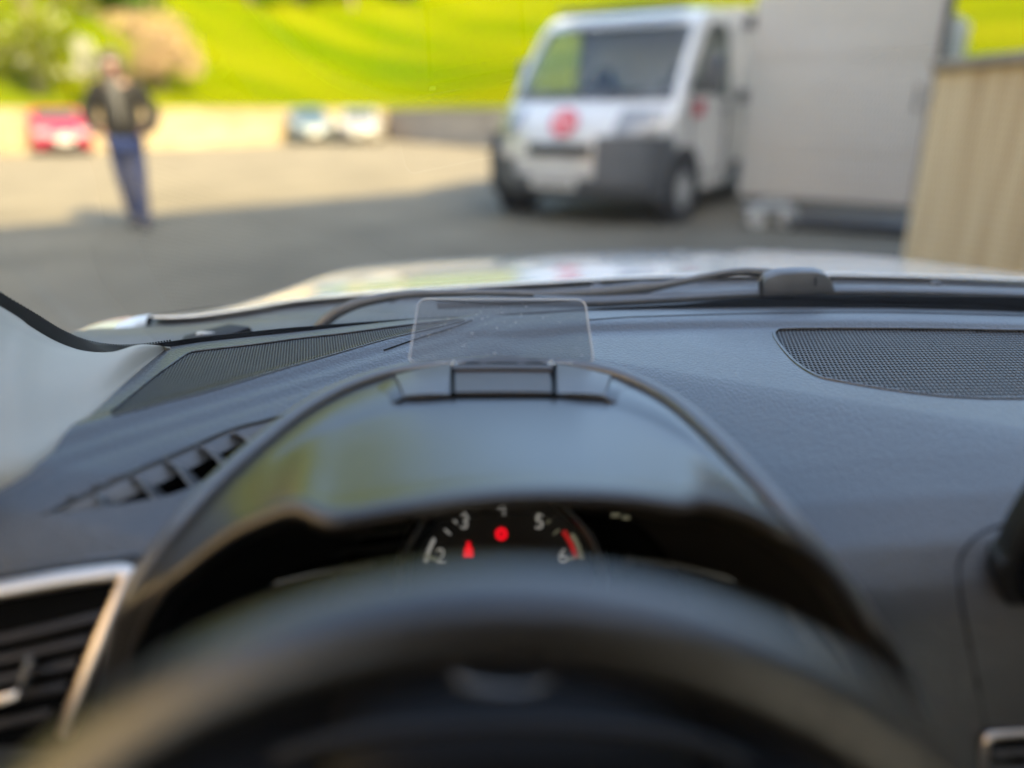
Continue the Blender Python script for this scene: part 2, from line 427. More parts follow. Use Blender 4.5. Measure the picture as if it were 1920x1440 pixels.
def plant(name, label, cat, base, h, rx, leafm, n=1800, leaf=.16, trunk=.1, clumps=9, group=None, seed=1, low=.3, mixm=None):
    rnd = random.Random(seed)
    t = thing(name, label, cat, base, absolute=True, group=group)
    base = Vector(base); top = base + Vector((rnd.uniform(-.2, .2), rnd.uniform(-.2, .2), h * .8))
    m = MB(); m.tube(crv([base - Vector((0, 0, .2)), base.lerp(top, .4) + Vector((rnd.uniform(-.08, .08) * h * .3, 0, 0)), top], 8), [trunk * (1 - .8 * k / 8) for k in range(9)], 7)
    cl = []
    for k in range(clumps):
        a = 2 * pi * k / clumps + rnd.uniform(-.4, .4); rr = rx * rnd.uniform(.25, .72); zz = rnd.uniform(low, .85) * h
        c = base + Vector((rr * cos(a), rr * sin(a), zz)); cl.append((c, rx * rnd.uniform(.32, .5)))
        s = base.lerp(top, min(.9, zz / h * .7))
        m.tube(crv([s, s.lerp(c, .5) + Vector((0, 0, .1 * h * .3)), c], 5), [trunk * .45 * (1 - .15 * q) for q in range(6)], 5)
    m.build('trunk', M['bark'], t)
    cl.append((base + Vector((0, 0, h * .8)), rx * .5)); cl.append((base + Vector((0, 0, h * .55)), rx * .6))
    def leaves(nm, mat, cnt, sz):
        q = MB()
        for _ in range(cnt):
            c, r = rnd.choice(cl)
            v = Vector((rnd.gauss(0, 1), rnd.gauss(0, 1), rnd.gauss(0, 1))).normalized() * r * (rnd.random() ** .4)
            p = c + Vector((v.x, v.y, v.z * .8))
            ax = Vector((rnd.gauss(0, 1), rnd.gauss(0, 1), rnd.gauss(0, .6))).normalized(); bx = ax.cross(Vector((rnd.gauss(0, 1), rnd.gauss(0, 1), rnd.gauss(0, 1)))).normalized()
            s = sz * rnd.uniform(.6, 1.3); b = len(q.v)
            for uu, vv in ((-.5, 0), (0, -.28), (.5, 0), (0, .28)): q.v.append(tuple(p + ax * (uu * s) + bx * (vv * s)))
            q.f.append((b, b + 1, b + 2, b + 3))
        me = bpy.data.meshes.new(nm); me.from_pydata(q.v, [], q.f); me.materials.append(mat)
        stuff(link(nm, me, t))
    leaves('crown', leafm, n, leaf)
    if mixm: leaves('blossom', mixm, n // 7, leaf * .9)
    return t
def ray_hill(px, py):
    """where the line of sight through a photo point meets the meadow"""
    d = FWD + Vector(((px - 960) / FPX, 0, 0)) + UPV * ((720 - py) / FPX); t = 18.0
    while t < 120:
        p = EYE + d * t
        inside_ = p.length > 20 and hill_h(p.x, p.y) > p.z and seg_dist((p.x, p.y)) > .3
        if inside_: break
        t += .25
    return Vector((p.x, p.y, hill_h(p.x, p.y) - .1))
def onhill(px, dist):
    """point on the hill in the direction of photo column px, at world y = dist"""
    x = (px - 960) / FPX * (dist * cos(PITCH) + .2); return Vector((x, dist, hill_h(x, dist) - .1))
plant('blossom_shrub', 'round pinkish tan blossoming shrub on the meadow behind the walker', 'shrub', onhill(318, 29.0), 2.9, 1.75, M['blossom_tan'], 2600, .17, .07, 11, seed=3, low=.3)
plant('young_tree', 'bright yellow-green young tree at the edge of the meadow above the red car', 'tree', onhill(85, 25.5), 5.0, 2.1, M['leaf_spring'], 2600, .2, .12, 11, seed=5, low=.15, mixm=M['blossom_white'])
plant('blossom_shrub', 'small pale white blossoming shrub beside the yellow-green young tree', 'shrub', onhill(182, 25.0), 2.5, .62, M['blossom_white'], 700, .15, .05, 7, seed=8, low=.45)
plant('shade_tree', 'dark green leafy tree at the photo edge beyond the yellow-green young tree', 'tree', onhill(-40, 26.5), 6.0, 2.2, M['leaf_green'], 2600, .22, .15, 11, seed=11, low=.1, mixm=M['blossom_white'])
for i, (px, dd, hh, rr, lab) in enumerate([
    (165, 30, 5, 2.2, 'dark tree on the meadow crest above the young tree'),
    (240, 22, 4.6, 2.2, 'dark tree on the meadow crest above the walker'),
    (470, 8, 4, 2.2, 'dark green tree on the crest right of the tan shrub'),
    (560, 6, 4.5, 2.4, 'dark green tree on the crest above the blue-grey parked car'),
    (660, 10, 4, 2.2, 'dark green tree on the crest above the white parked car'),
    (760, 8, 4.4, 2.4, 'dark green tree on the crest nearest the truck cab')]):
    plant('crest_tree', lab, 'tree', ray_hill(px, dd), hh, rr, M['leaf_dark'] if i < 2 else M['leaf_green'], 1300, .34, .14, 9, group='trees along the meadow crest', seed=20 + i, low=.12)
# ================================================================== VEHICLES IN THE YARD
M['tpaint'] = pmat('truck_white', (.40, .40, .39), .3, coat=.6, var=.04)
M['tbox'] = stained('box_panel_grp', (.43, .41, .365), (.415, .395, .35), (.445, .425, .38), (.6, .6, 2.5))
M['bumper'] = pmat('grey_bumper', (.055, .06, .066), .6, bump=('noise', 80, .2))
M['tyre'] = pmat('tyre', (.018, .018, .018), .85)
M['hubcap'] = pmat('wheel_cover', (.30, .31, .32), .4, metal=.6)
M['carglass'] = pmat('vehicle_glass', (.02, .028, .032), .05, spec=.8)
M['tglass'] = glassmat('truck_glass', (.80, .86, .86), 1.5)
M['lamp'] = pmat('lamp_lens', (.15, .155, .16), .2, coat=.3)
M['amber'] = pmat('amber_lens', (.6, .2, .02), .2)
M['redlogo'] = pmat('red_badge', (.42, .05, .07), .5)
M['whitelogo'] = pmat('white_badge', (.75, .75, .75), .5)
M['plate'] = pmat('plate_white', (.38, .38, .36), .5)
M['blackprint'] = pmat('black_print', (.02, .02, .02), .6)
M['greybox'] = stained('grey_trailer_panel', (.22, .24, .22), (.18, .2, .18), (.27, .28, .26), (1, 1, 1))
M['seal'] = pmat('black_seal', (.02, .025, .03), .55)

def profile_body(prof, hw, nose=.25, tail=.1, tumble=.12, z0=1.0, z1=2.2, n=11, p=3.0, ws_=None):
    """closed side profile (u back, z up) swept across the width, rounded in plan"""
    us = [a for a, b in prof]; U0, U1 = min(us), max(us)
    g = []
    for k in range(n):
        wv = ws_[k] if ws_ else -1 + 2 * k / (n - 1); row = []
        for u, z in prof:
            f = max(0, 1 - (u - U0) / 1.1); r = max(0, 1 - (U1 - u) / .6)
            tz = max(0, min(1, (z - z0) / (z1 - z0)))
            x = wv * hw * (1 - tumble * tz ** 1.3)
            yy = u + nose * f * abs(wv) ** p - tail * r * abs(wv) ** p
            row.append(Vector((x, yy, z)))
        g.append(row)
    return g
def surf(prof_pts, hw, w0, w1, off, n=9, nose=.25, tumble=.12, z0=1.0, z1=2.2, U0=0.0, p=3.0, U1=99, tail=.1):
    """patch on such a body: prof_pts is a piece of the profile"""
    rows = []
    for u, z in prof_pts:
        row = []
        for k in range(n):
            wv = w0 + (w1 - w0) * k / (n - 1)
            f = max(0, 1 - (u - U0) / 1.1); r = max(0, 1 - (U1 - u) / .6)
            tz = max(0, min(1, (z - z0) / (z1 - z0)))
            row.append(Vector((wv * hw * (1 - tumble * tz ** 1.3), u + nose * f * abs(wv) ** p - tail * r * abs(wv) ** p, z)) + Vector(off))
        rows.append(row)
    return rows
def wheel(parent, x, y, r=.33, wd=.21, side=1):
    m = MB(); m.lathe([(-wd / 2, r * .6), (-wd / 2, r * .9), (-wd * .35, r), (wd * .35, r), (wd / 2, r * .9), (wd / 2, r * .6)], 24, 'X', (x, y, r + .003))
    wh = m.build('wheel', M['tyre'], parent)
    m = MB(); s = side * wd / 2
    m.lathe([(s * .55, r * .02), (s * .6, r * .25), (s * 1.02, r * .5), (s * .98, r * .58), (s * .7, r * .63)], 20, 'X', (x, y, r + .003)); m.build('rim', M['hubcap'], wh)

# ---- delivery truck: cab with nose towards us, its box side door swung open
T = thing('delivery_truck', 'white cab box truck with red round emblem on its nose', 'truck', (.50, 8.45, 0), radians(-34))
T.scale = (1.07, 1.07, 1.04)
HW = 1.02
prof = [(.12, .26), (.03, .34), (0, .5), (.01, .78), (.05, .96), (.14, 1.06), (.28, 1.16), (.42, 1.245), (.80, 1.63), (1.20, 2.0), (1.34, 2.11), (1.50, 2.17), (1.9, 2.22), (2.15, 2.20), (2.2, 2.1), (2.2, .4), (2.1, .32), (1.0, .30)]
m = MB(); gg = profile_body(prof, HW, nose=.40, tail=.02, tumble=.11, ws_=[-1, -.92, -.7, -.45, -.2, 0, .2, .45, .7, .92, 1])
nprof = len(prof); b0 = len(m.v)
for r in gg:
    for p in r: m.v.append(tuple(p))
for j in range(10):
    for i in range(nprof):
        if i in (7, 8) and 1 <= j <= 8: continue            # windscreen opening
        i2 = (i + 1) % nprof; m.f.append((j * nprof + i, j * nprof + i2, (j + 1) * nprof + i2, (j + 1) * nprof + i))
# cab sides with a door-window opening
for j, sg in ((0, -1), (10, 1)):
    def sx(z): return sg * HW * (1 - .11 * max(0, min(1, (z - 1.0) / 1.2)) ** 1.3)
    base = j * nprof
    wv = [m.pt((sx(z), u, z)) for u, z in ((.86, 1.33), (1.36, 1.93), (1.52, 2.04), (2.06, 2.04), (2.08, 1.28))]
    rim_ = lambda *k: [base + q for q in k]
    m.f.append(tuple(rim_(17, 0, 1, 2, 3, 4, 5, 6, 7) + [wv[0], wv[4]] + rim_(15, 16)))
    m.f.append(tuple(rim_(7, 8, 9) + [wv[1], wv[0]]))
    m.f.append(tuple(rim_(9, 10, 11, 12) + [wv[3], wv[2], wv[1]]))
    m.f.append(tuple(rim_(12, 13, 14, 15) + [wv[4], wv[3]]))
m.build('cab', M['tpaint'], T, ang=50)
kw = dict(nose=.40, tumble=.11)
m = MB(); m.grid(surf([(.42, 1.245), (.80, 1.63), (1.0, 1.815), (1.20, 2.0)], HW, -.93, .93, (0, -.012, .008), **kw)); ws = m.build('windscreen', M['tglass'], T)
m = MB(); m.grid(surf([(.41, 1.235), (.49, 1.32)], HW, -.93, .93, (0, -.016, .012), **kw)); m.build('scuttle', M['bumper'], ws)
for sgn in (-1, 1):
    m = MB(); m.tube([Vector((sgn * .3 - .1, .44, 1.285)), Vector((sgn * .3 + .35, .47, 1.33))], .012, 6); m.build('wiper', M['rubber'], T)
m = MB(); m.grid(surf([(.12, .26), (.03, .34), (0, .44), (.0, .49)], HW, -1, 1, (0, -.035, 0), n=15, **kw)); m.build('bumper', M['bumper'], T)
for a, b, ct in ((-1, -.55, ((0, .48), (.004, .58), (.01, .66))), (.40, 1, ((0, .48), (.01, .72), (.03, .90)))):
    m = MB(); m.grid(surf(list(ct), HW, a, b, (0, -.03, 0), **kw)); m.build('bumper_corner', M['bumper'], T)
for sgn in (-1, 1):     # bumper wraps round to the wheel
    m = MB(); x = sgn * (HW + .012)
    m.prism([Vector((x, .26, .26)), Vector((x, .26, .90)), Vector((x, .45, .92)), Vector((x, .56, .8)), Vector((x, .6, .5)), Vector((x, .6, .3))], (-sgn * .02, 0, 0)); m.build('bumper_side', M['bumper'], T, smooth=False)
    m = MB(); a, b = (.55, .93) if sgn > 0 else (-.93, -.55)
    m.grid(surf([(.02, .91), (.06, .98), (.16, 1.075), (.27, 1.15)], HW, a, b, (0, -.015, .006), **kw)); m.build('headlight', M['lamp'], T)
m = MB(); m.grid(surf([(.0, .70), (.012, .82)], HW, -.36, .36, (0, -.022, 0), **kw)); gr = m.build('grille', M['rubber'], T)
for zz in (.73, .76, .79):
    m = MB(); m.tube([Vector((-.35, -.026, zz)), Vector((0, -.03, zz)), Vector((.35, -.026, zz))], .006, 5); m.build('slat', M['bumper'], gr)
m = MB(); m.box((-.02, -.055, .43), (.52, .012, .115)); pl = m.build('number_plate', M['plate'], T, smooth=False)
for k in range(6):
    m = MB(); m.box((-.20 + k * .072, -.063, .43), (.034, .003, .065)); m.build('character', M['blackprint'], pl, smooth=False)
# round red emblem on the nose
def disc(c, nrm, r, th, seg=24):
    c = Vector(c); nrm = Vector(nrm).normalized(); a = nrm.cross(Vector((0, 0, 1))).normalized(); b = a.cross(nrm)
    q = MB(); q.prism([c + a * (r * cos(2 * pi * k / seg)) + b * (r * sin(2 * pi * k / seg)) for k in range(seg)], nrm * th); return q
en = Vector((0, -1, .55))
em = disc((0.02, .085, 1.02), en, .15, .02).build('emblem', M['redlogo'], T)
for dx, dz, wdt in ((-.05, .03, .08), (.05, .03, .07), (0, -.04, .12)):
    m = MB(); m.box(Vector((0.02 + dx, .085, 1.02 + dz)) + en.normalized() * .024 + Vector((0, dz * .5, 0)), (wdt, .006, .022)); m.build('stroke', M['whitelogo'], em, smooth=False)
# near side: window, door, mirror, badge
for sgn in (-1, 1):
    x = sgn * HW
    def xs(z): return sgn * (HW * (1 - .11 * max(0, min(1, (z - 1.0) / 1.2)) ** 1.3) + .006)
    pts = [(.86, 1.33), (1.36, 1.93), (1.52, 2.04), (2.06, 2.04), (2.08, 1.28)]
    m = MB(); m.prism([Vector((xs(z), u, z)) for u, z in pts], (-sgn * .01, 0, 0)); m.build('side_window', M['tglass'], T, smooth=False)
    m = MB(); m.tube([Vector((xs(z) + sgn * .002, u, z)) for u, z in [(.92, 1.34), (.9, .9), (.95, .48), (2.02, .46), (2.04, 1.36)]], .008, 6); dr = m.build('door_gap', M['rubber'], T)
    m = MB(); m.box((x + sgn * .02, 1.9, 1.16), (.03, .17, .035)); m.build('door_handle', M['bumper'], T, bevel=.008)
    m = MB(); m.box((x + sgn * .13, 1.12, 1.50), (.18 if sgn > 0 else .10, .12, .38)); mr = m.build('mirror', M['bumper'], T, bevel=.045, bseg=3)
    m = MB(); m.box((x + sgn * .13, 1.183, 1.50), (.13 if sgn > 0 else .07, .006, .31)); m.build('mirror_glass', M['chrome'], mr, smooth=False)
    m = MB(); m.tube([Vector((x - sgn * .02, 1.1, 1.42)), Vector((x + sgn * .1, 1.09, 1.46))], .03, 8); m.build('mirror_arm', M['bumper'], T)
    m = MB(); m.prism([Vector((x + sgn * .004, 1.0, 1.08)), Vector((x + sgn * .004, 1.0, 1.24)), Vector((x + sgn * .004, 1.26, 1.26)), Vector((x + sgn * .004, 1.26, 1.10))], (sgn * .008, 0, 0)); m.build('door_badge', M['redlogo'], T, smooth=False)
    m = MB(); m.lathe([(0, .44), (.02, .44), (.02, .30)], 24, 'X', (x - (0 if sgn > 0 else .02), .82, .36)); m.build('wheel_arch', M['rubber'], T)
    wheel(T, sgn * (HW - .09), .82, .34, .22, sgn)
    wheel(T, sgn * (HW - .06), 4.4, .34, .22, sgn)
m = MB(); m.box((0, 1.25, 2.19), (1.5, .16, .05)); m.build('roof_trim', M['seal'], T, bevel=.015)
# box body
m = MB(); m.box((0, 4.15, 1.33), (2.06, 3.7, 1.86)); m.build('box_body', M['tbox'], T, bevel=.03)
m = MB(); m.box((0, 4.2, .32), (1.2, 3.8, .14)); m.build('chassis', M['rubber'], T, bevel=.01)
m = MB(); m.box((0, .90, 1.16), (1.75, .40, .14)); m.build('cab_dashboard', M['rubber'], T, bevel=.04)
for sx_ in (-.5, .5):
    m = MB(); m.box((sx_, 1.85, 1.15), (.46, .14, .62)); se_ = m.build('cab_seat', M['rubber'], T, bevel=.05)
    m = MB(); m.box((sx_, 1.88, 1.54), (.22, .1, .15)); m.build('headrest', M['rubber'], se_, bevel=.03)
# swung-open side door, hinged just behind the cab
hinge = Vector((1.08, 2.34, 0)); Rz = Matrix.Rotation(T.rotation_euler.z, 3, 'Z').inverted()
far = Rz @ (Vector((4.50, 8.62, 0)) - Vector(T.location)) / 1.07; dv = (far - hinge); dv.z = 0; dl = dv.length; dv.normalize(); dn = Vector((dv.y, -dv.x, 0))
def onD(s, z, o=0): return hinge + dv * s + dn * o + Vector((0, 0, z))
DZ0, DZ1 = .16, 2.37
m = MB(); m.prism([onD(.04, DZ0), onD(dl, DZ0), onD(dl, DZ1), onD(.04, DZ1)], dn * -.05); sd = m.build('side_door', M['tbox'], T, smooth=False, bevel=.008)
for k in range(2):
    m = MB(); z = DZ0 + .55 + k * 1.0; m.prism([onD(.08, z, .003), onD(dl - .05, z, .003), onD(dl - .05, z + .012, .003), onD(.08, z + .012, .003)], dn * .006); m.build('rib', M['tbox'], sd, smooth=False)
m = MB(); m.prism([onD(dl + .003, DZ0 - .02, .012), onD(dl + .075, DZ0 - .02, .012), onD(dl + .075, DZ1 + .02, .012), onD(dl + .003, DZ1 + .02, .012)], dn * -.08); m.build('door_seal', M['seal'], sd, smooth=False, bevel=.01)
m = MB(); m.prism([onD(.04, DZ0 - .05, .004), onD(dl, DZ0 - .05, .004), onD(dl, DZ0 - .003, .004), onD(.04, DZ0 - .003, .004)], dn * -.06); m.build('bottom_rail', M['bumper'], sd, smooth=False)
m = MB(); m.tube([onD(dl - .10, 1.16, .004), onD(dl - .10, 1.17, .05), onD(dl - .10, 1.36, .05), onD(dl - .10, 1.37, .004)], .018, 8); m.build('handle', M['seal'], sd)
for z in (.5, 1.3, 2.1):
    m = MB(); m.box(onD(.0, z, .015), (.1, .1, .14)); m.build('hinge', M['seal'], sd, bevel=.01)

# low trolley and blue crate-like gear under the door
M['galv'] = pmat('galvanised', (.5, .53, .54), .4, metal=.8)
gj = at(1440, 425, z=0.0)
J = thing('hand_trolley', 'small galvanised jockey trolley with two pale wheels under the open door', 'trolley', (gj.x, gj.y, 0))
m = MB(); m.box((0, .05, .2), (.5, .3, .03)); m.build('deck', M['galv'], J, bevel=.008)
for dx in (-.17, .17):
    m = MB(); m.lathe([(-.03, .02), (-.03, .10), (.03, .10), (.03, .02)], 18, 'Y', (dx, -.1, .103)); m.build('wheel', M['plate'], J)
    m = MB(); m.box((dx, -.1, .16), (.03, .1, .1)); m.build('bracket', M['galv'], J)
m = MB(); m.tube([(.0, .18, .22), (.0, .3, .24), (.3, .34, .24)], .018, 8); m.build('handle', M['galv'], J)
gj = at(1590, 440, z=0.0)
J = thing('ramp', 'low dark folded loading ramp lying under the open truck door', 'ramp', (gj.x, gj.y, 0), -.5)
m = MB(); m.box((0, .3, .09), (1.25, .6, .05)); m.build('deck', M['seal'], J, bevel=.01)
for k in range(6):
    m = MB(); m.box((-.5 + k * .2, .3, .12), (.03, .56, .012)); m.build('tread', M['bumper'], J, smooth=False)
for dx in (-.55, .55):
    m = MB(); m.box((dx, .3, .033), (.06, .5, .06)); m.build('foot', M['rubber'], J, smooth=False)

# ---- grey box trailer behind the concrete wall
A = at(1752, 0, z=2.62); A.z = 0; Bp = at(1824, 40, z=2.62); Bp.z = 0
d = (Bp - A); Ln = d.length; d.normalize()
R = thing('box_trailer', 'grey box trailer parked behind the brown concrete wall', 'trailer', A, atan2(d.y, d.x))
m = MB(); m.box((Ln / 2, 1.02, 1.56), (Ln, 2.0, 2.1)); m.build('body', M['greybox'], R, bevel=.03)
for dx in (Ln * .4, Ln * .65):
    for sy in (.12, 1.9):
        m = MB(); m.lathe([(-.09, .15), (-.09, .30), (.09, .30), (.09, .15)], 20, 'Y', (dx, sy, .303)); wl_ = m.build('wheel', M['tyre'], R)
        m = MB(); m.lathe([(-.05, .02), (-.092, .15), (.092, .15), (.05, .02)], 16, 'Y', (dx, sy, .303)); m.build('rim', M['hubcap'], wl_)
m = MB(); m.box((Ln / 2, 1.02, .47), (Ln * .96, .9, .08)); m.build('chassis', M['rubber'], R)
m = MB(); m.tube([(0.05, 1.02, .45), (-1.2, 1.02, .45)], .05, 8); m.build('drawbar', M['galv'], R)
m = MB(); m.tube([(-1.1, 1.02, .45), (-1.1, 1.02, 0.003)], .035, 8); m.build('jockey_leg', M['galv'], R)

# ---- small cars parked along the retaining wall
def parked_car(label, loc, rz, paint, name='parked_car', h=1.48, L=3.9, hw=.84, sc=1.0):
    t = thing(name, label, 'car', loc, rz, group='cars parked by the low wall')
    pr = [(.10, .24), (.02, .36), (0, .55), (.05, .72), (.25, .84), (.95, .96), (1.05, 1.0), (1.45, 1.28), (1.72, h - .06), (2.1, h), (2.8, h - .02), (3.35, h - .16), (3.7, 1.02), (L - .02, .88), (L, .5), (L - .08, .26), (1.9, .22)]
    n = 9; m = MB(); m.grid(profile_body(pr, hw, nose=.34, tail=.22, tumble=.2, z0=.9, z1=h, n=n), close_u=True)
    k = len(pr); m.f.append(tuple(range(k))); m.f.append(tuple(range((n - 1) * k, n * k)))
    m.build('body', paint, t, ang=50)
    kk = dict(nose=.34, tumble=.2, z0=.9, z1=h)
    m = MB(); m.grid(surf([(1.10, 1.04), (1.45, 1.28), (1.68, h - .09)], hw, -.84, .84, (0, -.012, .01), **kk)); m.build('windscreen', M['carglass'], t)
    m = MB(); m.grid(surf([(3.40, h - .2), (3.66, 1.06)], hw, -.8, .8, (0, .02, .01), U1=L, tail=.22, **kk)); m.build('rear_window', M['carglass'], t)
    def xs(z): return hw * (1 - .2 * max(0, min(1, (z - .9) / (h - .9))) ** 1.3) + .008
    for s in (-1, 1):
        for pts in ([(1.30, 1.03), (1.62, 1.28), (1.85, h - .1), (2.3, h - .09), (2.34, 1.02)], [(2.42, 1.02), (2.38, h - .09), (2.9, h - .11), (3.25, h - .2), (3.4, 1.04)]):
            m = MB(); m.prism([Vector((s * xs(z), u, z)) for u, z in pts], (-s * .01, 0, 0)); m.build('side_window', M['carglass'], t, smooth=False)
        m = MB(); a, b = (.5, .95) if s > 0 else (-.95, -.5)
        m.grid(surf([(.03, .62), (.08, .74), (.22, .82)], hw, a, b, (0, -.015, .006), **kk)); m.build('headlight', M['lamp'], t)
        m = MB(); m.grid(surf([(L - .01, .72), (L - .02, .92)], hw, min(a, b) if s > 0 else a, max(a, b), (0, .02, 0), U1=L, tail=.22, **kk)); m.build('tail_light', M['redlogo'], t)
        m = MB(); m.box((s * (hw + .08), 1.32, 1.04), (.17, .1, .12)); m.build('mirror', paint, t, bevel=.03)
        for yy in (.72, 3.15): wheel(t, s * (hw - .10), yy, .30, .19, s)
    m = MB(); m.grid(surf([(.06, .28), (.0, .42), (-.0, .54)], hw, -.6, .6, (0, -.02, 0), **kk)); m.build('lower_grille', M['rubber'], t)
    m = MB(); m.box((0, -.035, .46), (.5, .012, .11)); m.build('number_plate', M['plate'], t, smooth=False)
    t.scale = (sc, sc, sc)
    return t
def gp(px, dist): return Vector(((px - 960) / FPX * (dist * cos(PITCH) + 1.2 * sin(PITCH)), dist, 0))
parked_car('red small car parked by the sunlit wall beside the walker', gp(128, 21.6), radians(35), pmat('red_paint', (.22, .003, .022), .4, coat=.3, var=.05), sc=.84)
parked_car('blue-grey small car parked at the corner of the low wall', gp(592, 28.5), radians(24), pmat('blue_grey_paint', (.036, .062, .08), .4, coat=.3, var=.05), sc=.86)
parked_car('white small car parked next to the blue-grey car by the wall', gp(672, 28.2), radians(6), pmat('white_paint', (.15, .147, .138), .4, coat=.3, var=.03), sc=.84)

# ================================================================== PERSON
def skin(name, verts, edges, radii, root, mat, parent, sub=2):
    me = bpy.data.meshes.new(name); me.from_pydata([tuple(v) for v in verts], edges, [])
    o = link(name, me, parent); me.materials.append(mat)
    sk = o.modifiers.new('skin', 'SKIN'); sk.use_smooth_shade = True
    lay = me.skin_vertices[0] if len(me.skin_vertices) else None
    if lay is None:
        bpy.context.view_layer.update(); lay = me.skin_vertices[0]
    for i, r in enumerate(radii):
        lay.data[i].radius = r if isinstance(r, tuple) else (r, r); lay.data[i].use_root = (i == root)
    ss = o.modifiers.new('subd', 'SUBSURF'); ss.levels = sub; ss.render_levels = sub
    return o
M['skin'] = pmat('skin', (.11, .06, .043), .6, var=.08, vscale=20)  # tone kept darker than real skin, the head's shade put into the colour
M['hair'] = pmat('dark_hair', (.025, .017, .012), .5, bump=('noise', 200, .6))
M['jacket'] = pmat('black_jacket', (.005, .0052, .006), .75, spec=.2, bump=('noise', 60, .5))
M['shirt'] = pmat('grey_shirt', (.035, .037, .04), .8)
M['jeans'] = pmat('navy_jeans', (.020, .032, .085), .8, bump=('noise', 180, .5))
M['shoe'] = pmat('dark_shoe', (.02, .02, .022), .6)
fp = at(262, 428, z=0)
PR = thing('person', 'person in black open jacket over grey shirt and navy jeans walking in the yard', 'person', fp, radians(20))
V = Vector
# body: one continuous figure (pelvis root), facing -Y
bv = [V((0, 0, .95)), V((0, .01, 1.12)), V((0, .02, 1.30)), V((0, .02, 1.43)), V((0, .015, 1.50)), V((0, -.005, 1.60)), V((0, -.01, 1.69)),
      V((.17, .02, 1.40)), V((.29, .05, 1.16)), V((.20, -.10, 1.00)), V((.155, -.13, .955)),
      V((-.17, .02, 1.40)), V((-.29, .05, 1.16)), V((-.20, -.10, 1.00)), V((-.155, -.13, .955)),
      V((.09, 0, .88)), V((.085, -.06, .48)), V((.07, -.02, .09)), V((.075, -.15, .04)),
      V((-.09, 0, .88)), V((-.075, .03, .49)), V((-.06, .16, .13)), V((-.065, .05, .045))]
be = [(0, 1), (1, 2), (2, 3), (3, 4), (4, 5), (5, 6), (3, 7), (7, 8), (8, 9), (9, 10), (3, 11), (11, 12), (12, 13), (13, 14), (0, 15), (15, 16), (16, 17), (17, 18), (0, 19), (19, 20), (20, 21), (21, 22)]
br = [(.14, .10), (.12, .09), (.15, .10), (.10, .08), (.05, .05), (.072, .085), (.06, .075), .055, .045, .036, .03, .055, .045, .036, .03, .085, .058, .04, .03, .085, .058, .04, .03]
skin('body', bv, be, br, 0, M['skin'], PR)
# face
def ball(c, r, sc=(1, 1, 1), seg=14):
    q = MB(); q.lathe([(-r * cos(pi * k / 10), r * sin(pi * k / 10) + 1e-4) for k in range(11)], seg, 'Z')
    q.v = [(c[0] + v[0] * sc[0], c[1] + v[1] * sc[1], c[2] + v[2] * sc[2]) for v in q.v]; return q
for s in (-1, 1):
    ball((s * .032, -.083, 1.645), .012).build('eye', M['whitelogo'], PR)
    ball((s * .076, -.0, 1.63), .022, (.5, .8, 1.3)).build('ear', M['skin'], PR)
m = MB(); m.prism([V((-.014, -.085, 1.60)), V((.014, -.085, 1.60)), V((.006, -.085, 1.65)), V((-.006, -.085, 1.65))], (0, -.022, -.004)); m.build('nose', M['skin'], PR, bevel=.005)
m = MB(); m.tube([V((-.026, -.088, 1.578)), V((0, -.093, 1.576)), V((.026, -.088, 1.578))], .006, 6); m.build('mouth', M['redlogo'], PR)
hv = [V((0, .02, 1.70)), V((0, -.03, 1.725)), V((0, .075, 1.64)), V((-.06, .06, 1.54)), V((-.085, .03, 1.44)), V((.06, .06, 1.54)), V((.08, .04, 1.46)), V((.07, 0, 1.65)), V((-.07, 0, 1.65)), V((-.085, -.01, 1.52)), V((-.09, -.03, 1.42)), V((.0, -.075, 1.705)), V((.065, -.05, 1.63)), V((.075, -.03, 1.52))]
he = [(0, 1), (0, 2), (2, 3), (3, 4), (2, 5), (5, 6), (0, 7), (0, 8), (8, 9), (9, 10), (1, 11), (7, 12), (12, 13)]
skin('hair', hv, he, [.095, .075, .08, .06, .05, .06, .05, .055, .06, .06, .05, .045, .04, .04], 0, M['hair'], PR)
jv = [V((0, 0, .86)), V((0, .01, 1.12)), V((0, .03, 1.30)), V((0, .03, 1.44)), V((.175, .03, 1.40)), V((.32, .06, 1.14)), V((.20, -.11, .97)), V((-.175, .03, 1.40)), V((-.32, .06, 1.14)), V((-.20, -.11, .97))]
je = [(0, 1), (1, 2), (2, 3), (3, 4), (4, 5), (5, 6), (3, 7), (7, 8), (8, 9)]
skin('jacket', jv, je, [(.20, .135), (.20, .135), (.205, .14), (.13, .125), .09, .08, .075, .09, .08, .075], 0, M['jacket'], PR)
sv = [V((.0, -.085, 1.08)), V((-.01, -.10, 1.25)), V((-.02, -.075, 1.40)), V((-.005, .0, 1.50))]
skin('shirt', sv, [(0, 1), (1, 2), (2, 3)], [(.03, .03), (.055, .05), (.06, .05), (.068, .066)], 0, M['shirt'], PR)
tv = [V((0, 0, .94)), V((.09, 0, .86)), V((.085, -.06, .48)), V((.07, -.03, .045)), V((-.09, 0, .86)), V((-.075, .03, .49)), V((-.06, .165, .10))]
skin('trousers', tv, [(0, 1), (1, 2), (2, 3), (0, 4), (4, 5), (5, 6)], [(.145, .12), .098, .073, .06, .098, .073, .06], 0, M['jeans'], PR)
for vs_ in ([V((.07, .01, .045)), V((.075, -.1, .04)), V((.078, -.19, .032))], [V((-.06, .17, .10)), V((-.065, .09, .06)), V((-.07, .0, .036))]):
    skin('shoe', vs_, [(0, 1), (1, 2)], [(.056, .05), (.056, .046), (.046, .034)], 0, M['shoe'], PR)
# ================================================================== OUR CAR (one thing, many parts)
XC = 0.36                                   # centre line of the car (driver sits on its left side)
E = EYE.z
CAR = thing('car', 'white car with dark dashboard, seen from its driving seat', 'car', (XC, .9, 0), absolute=True)

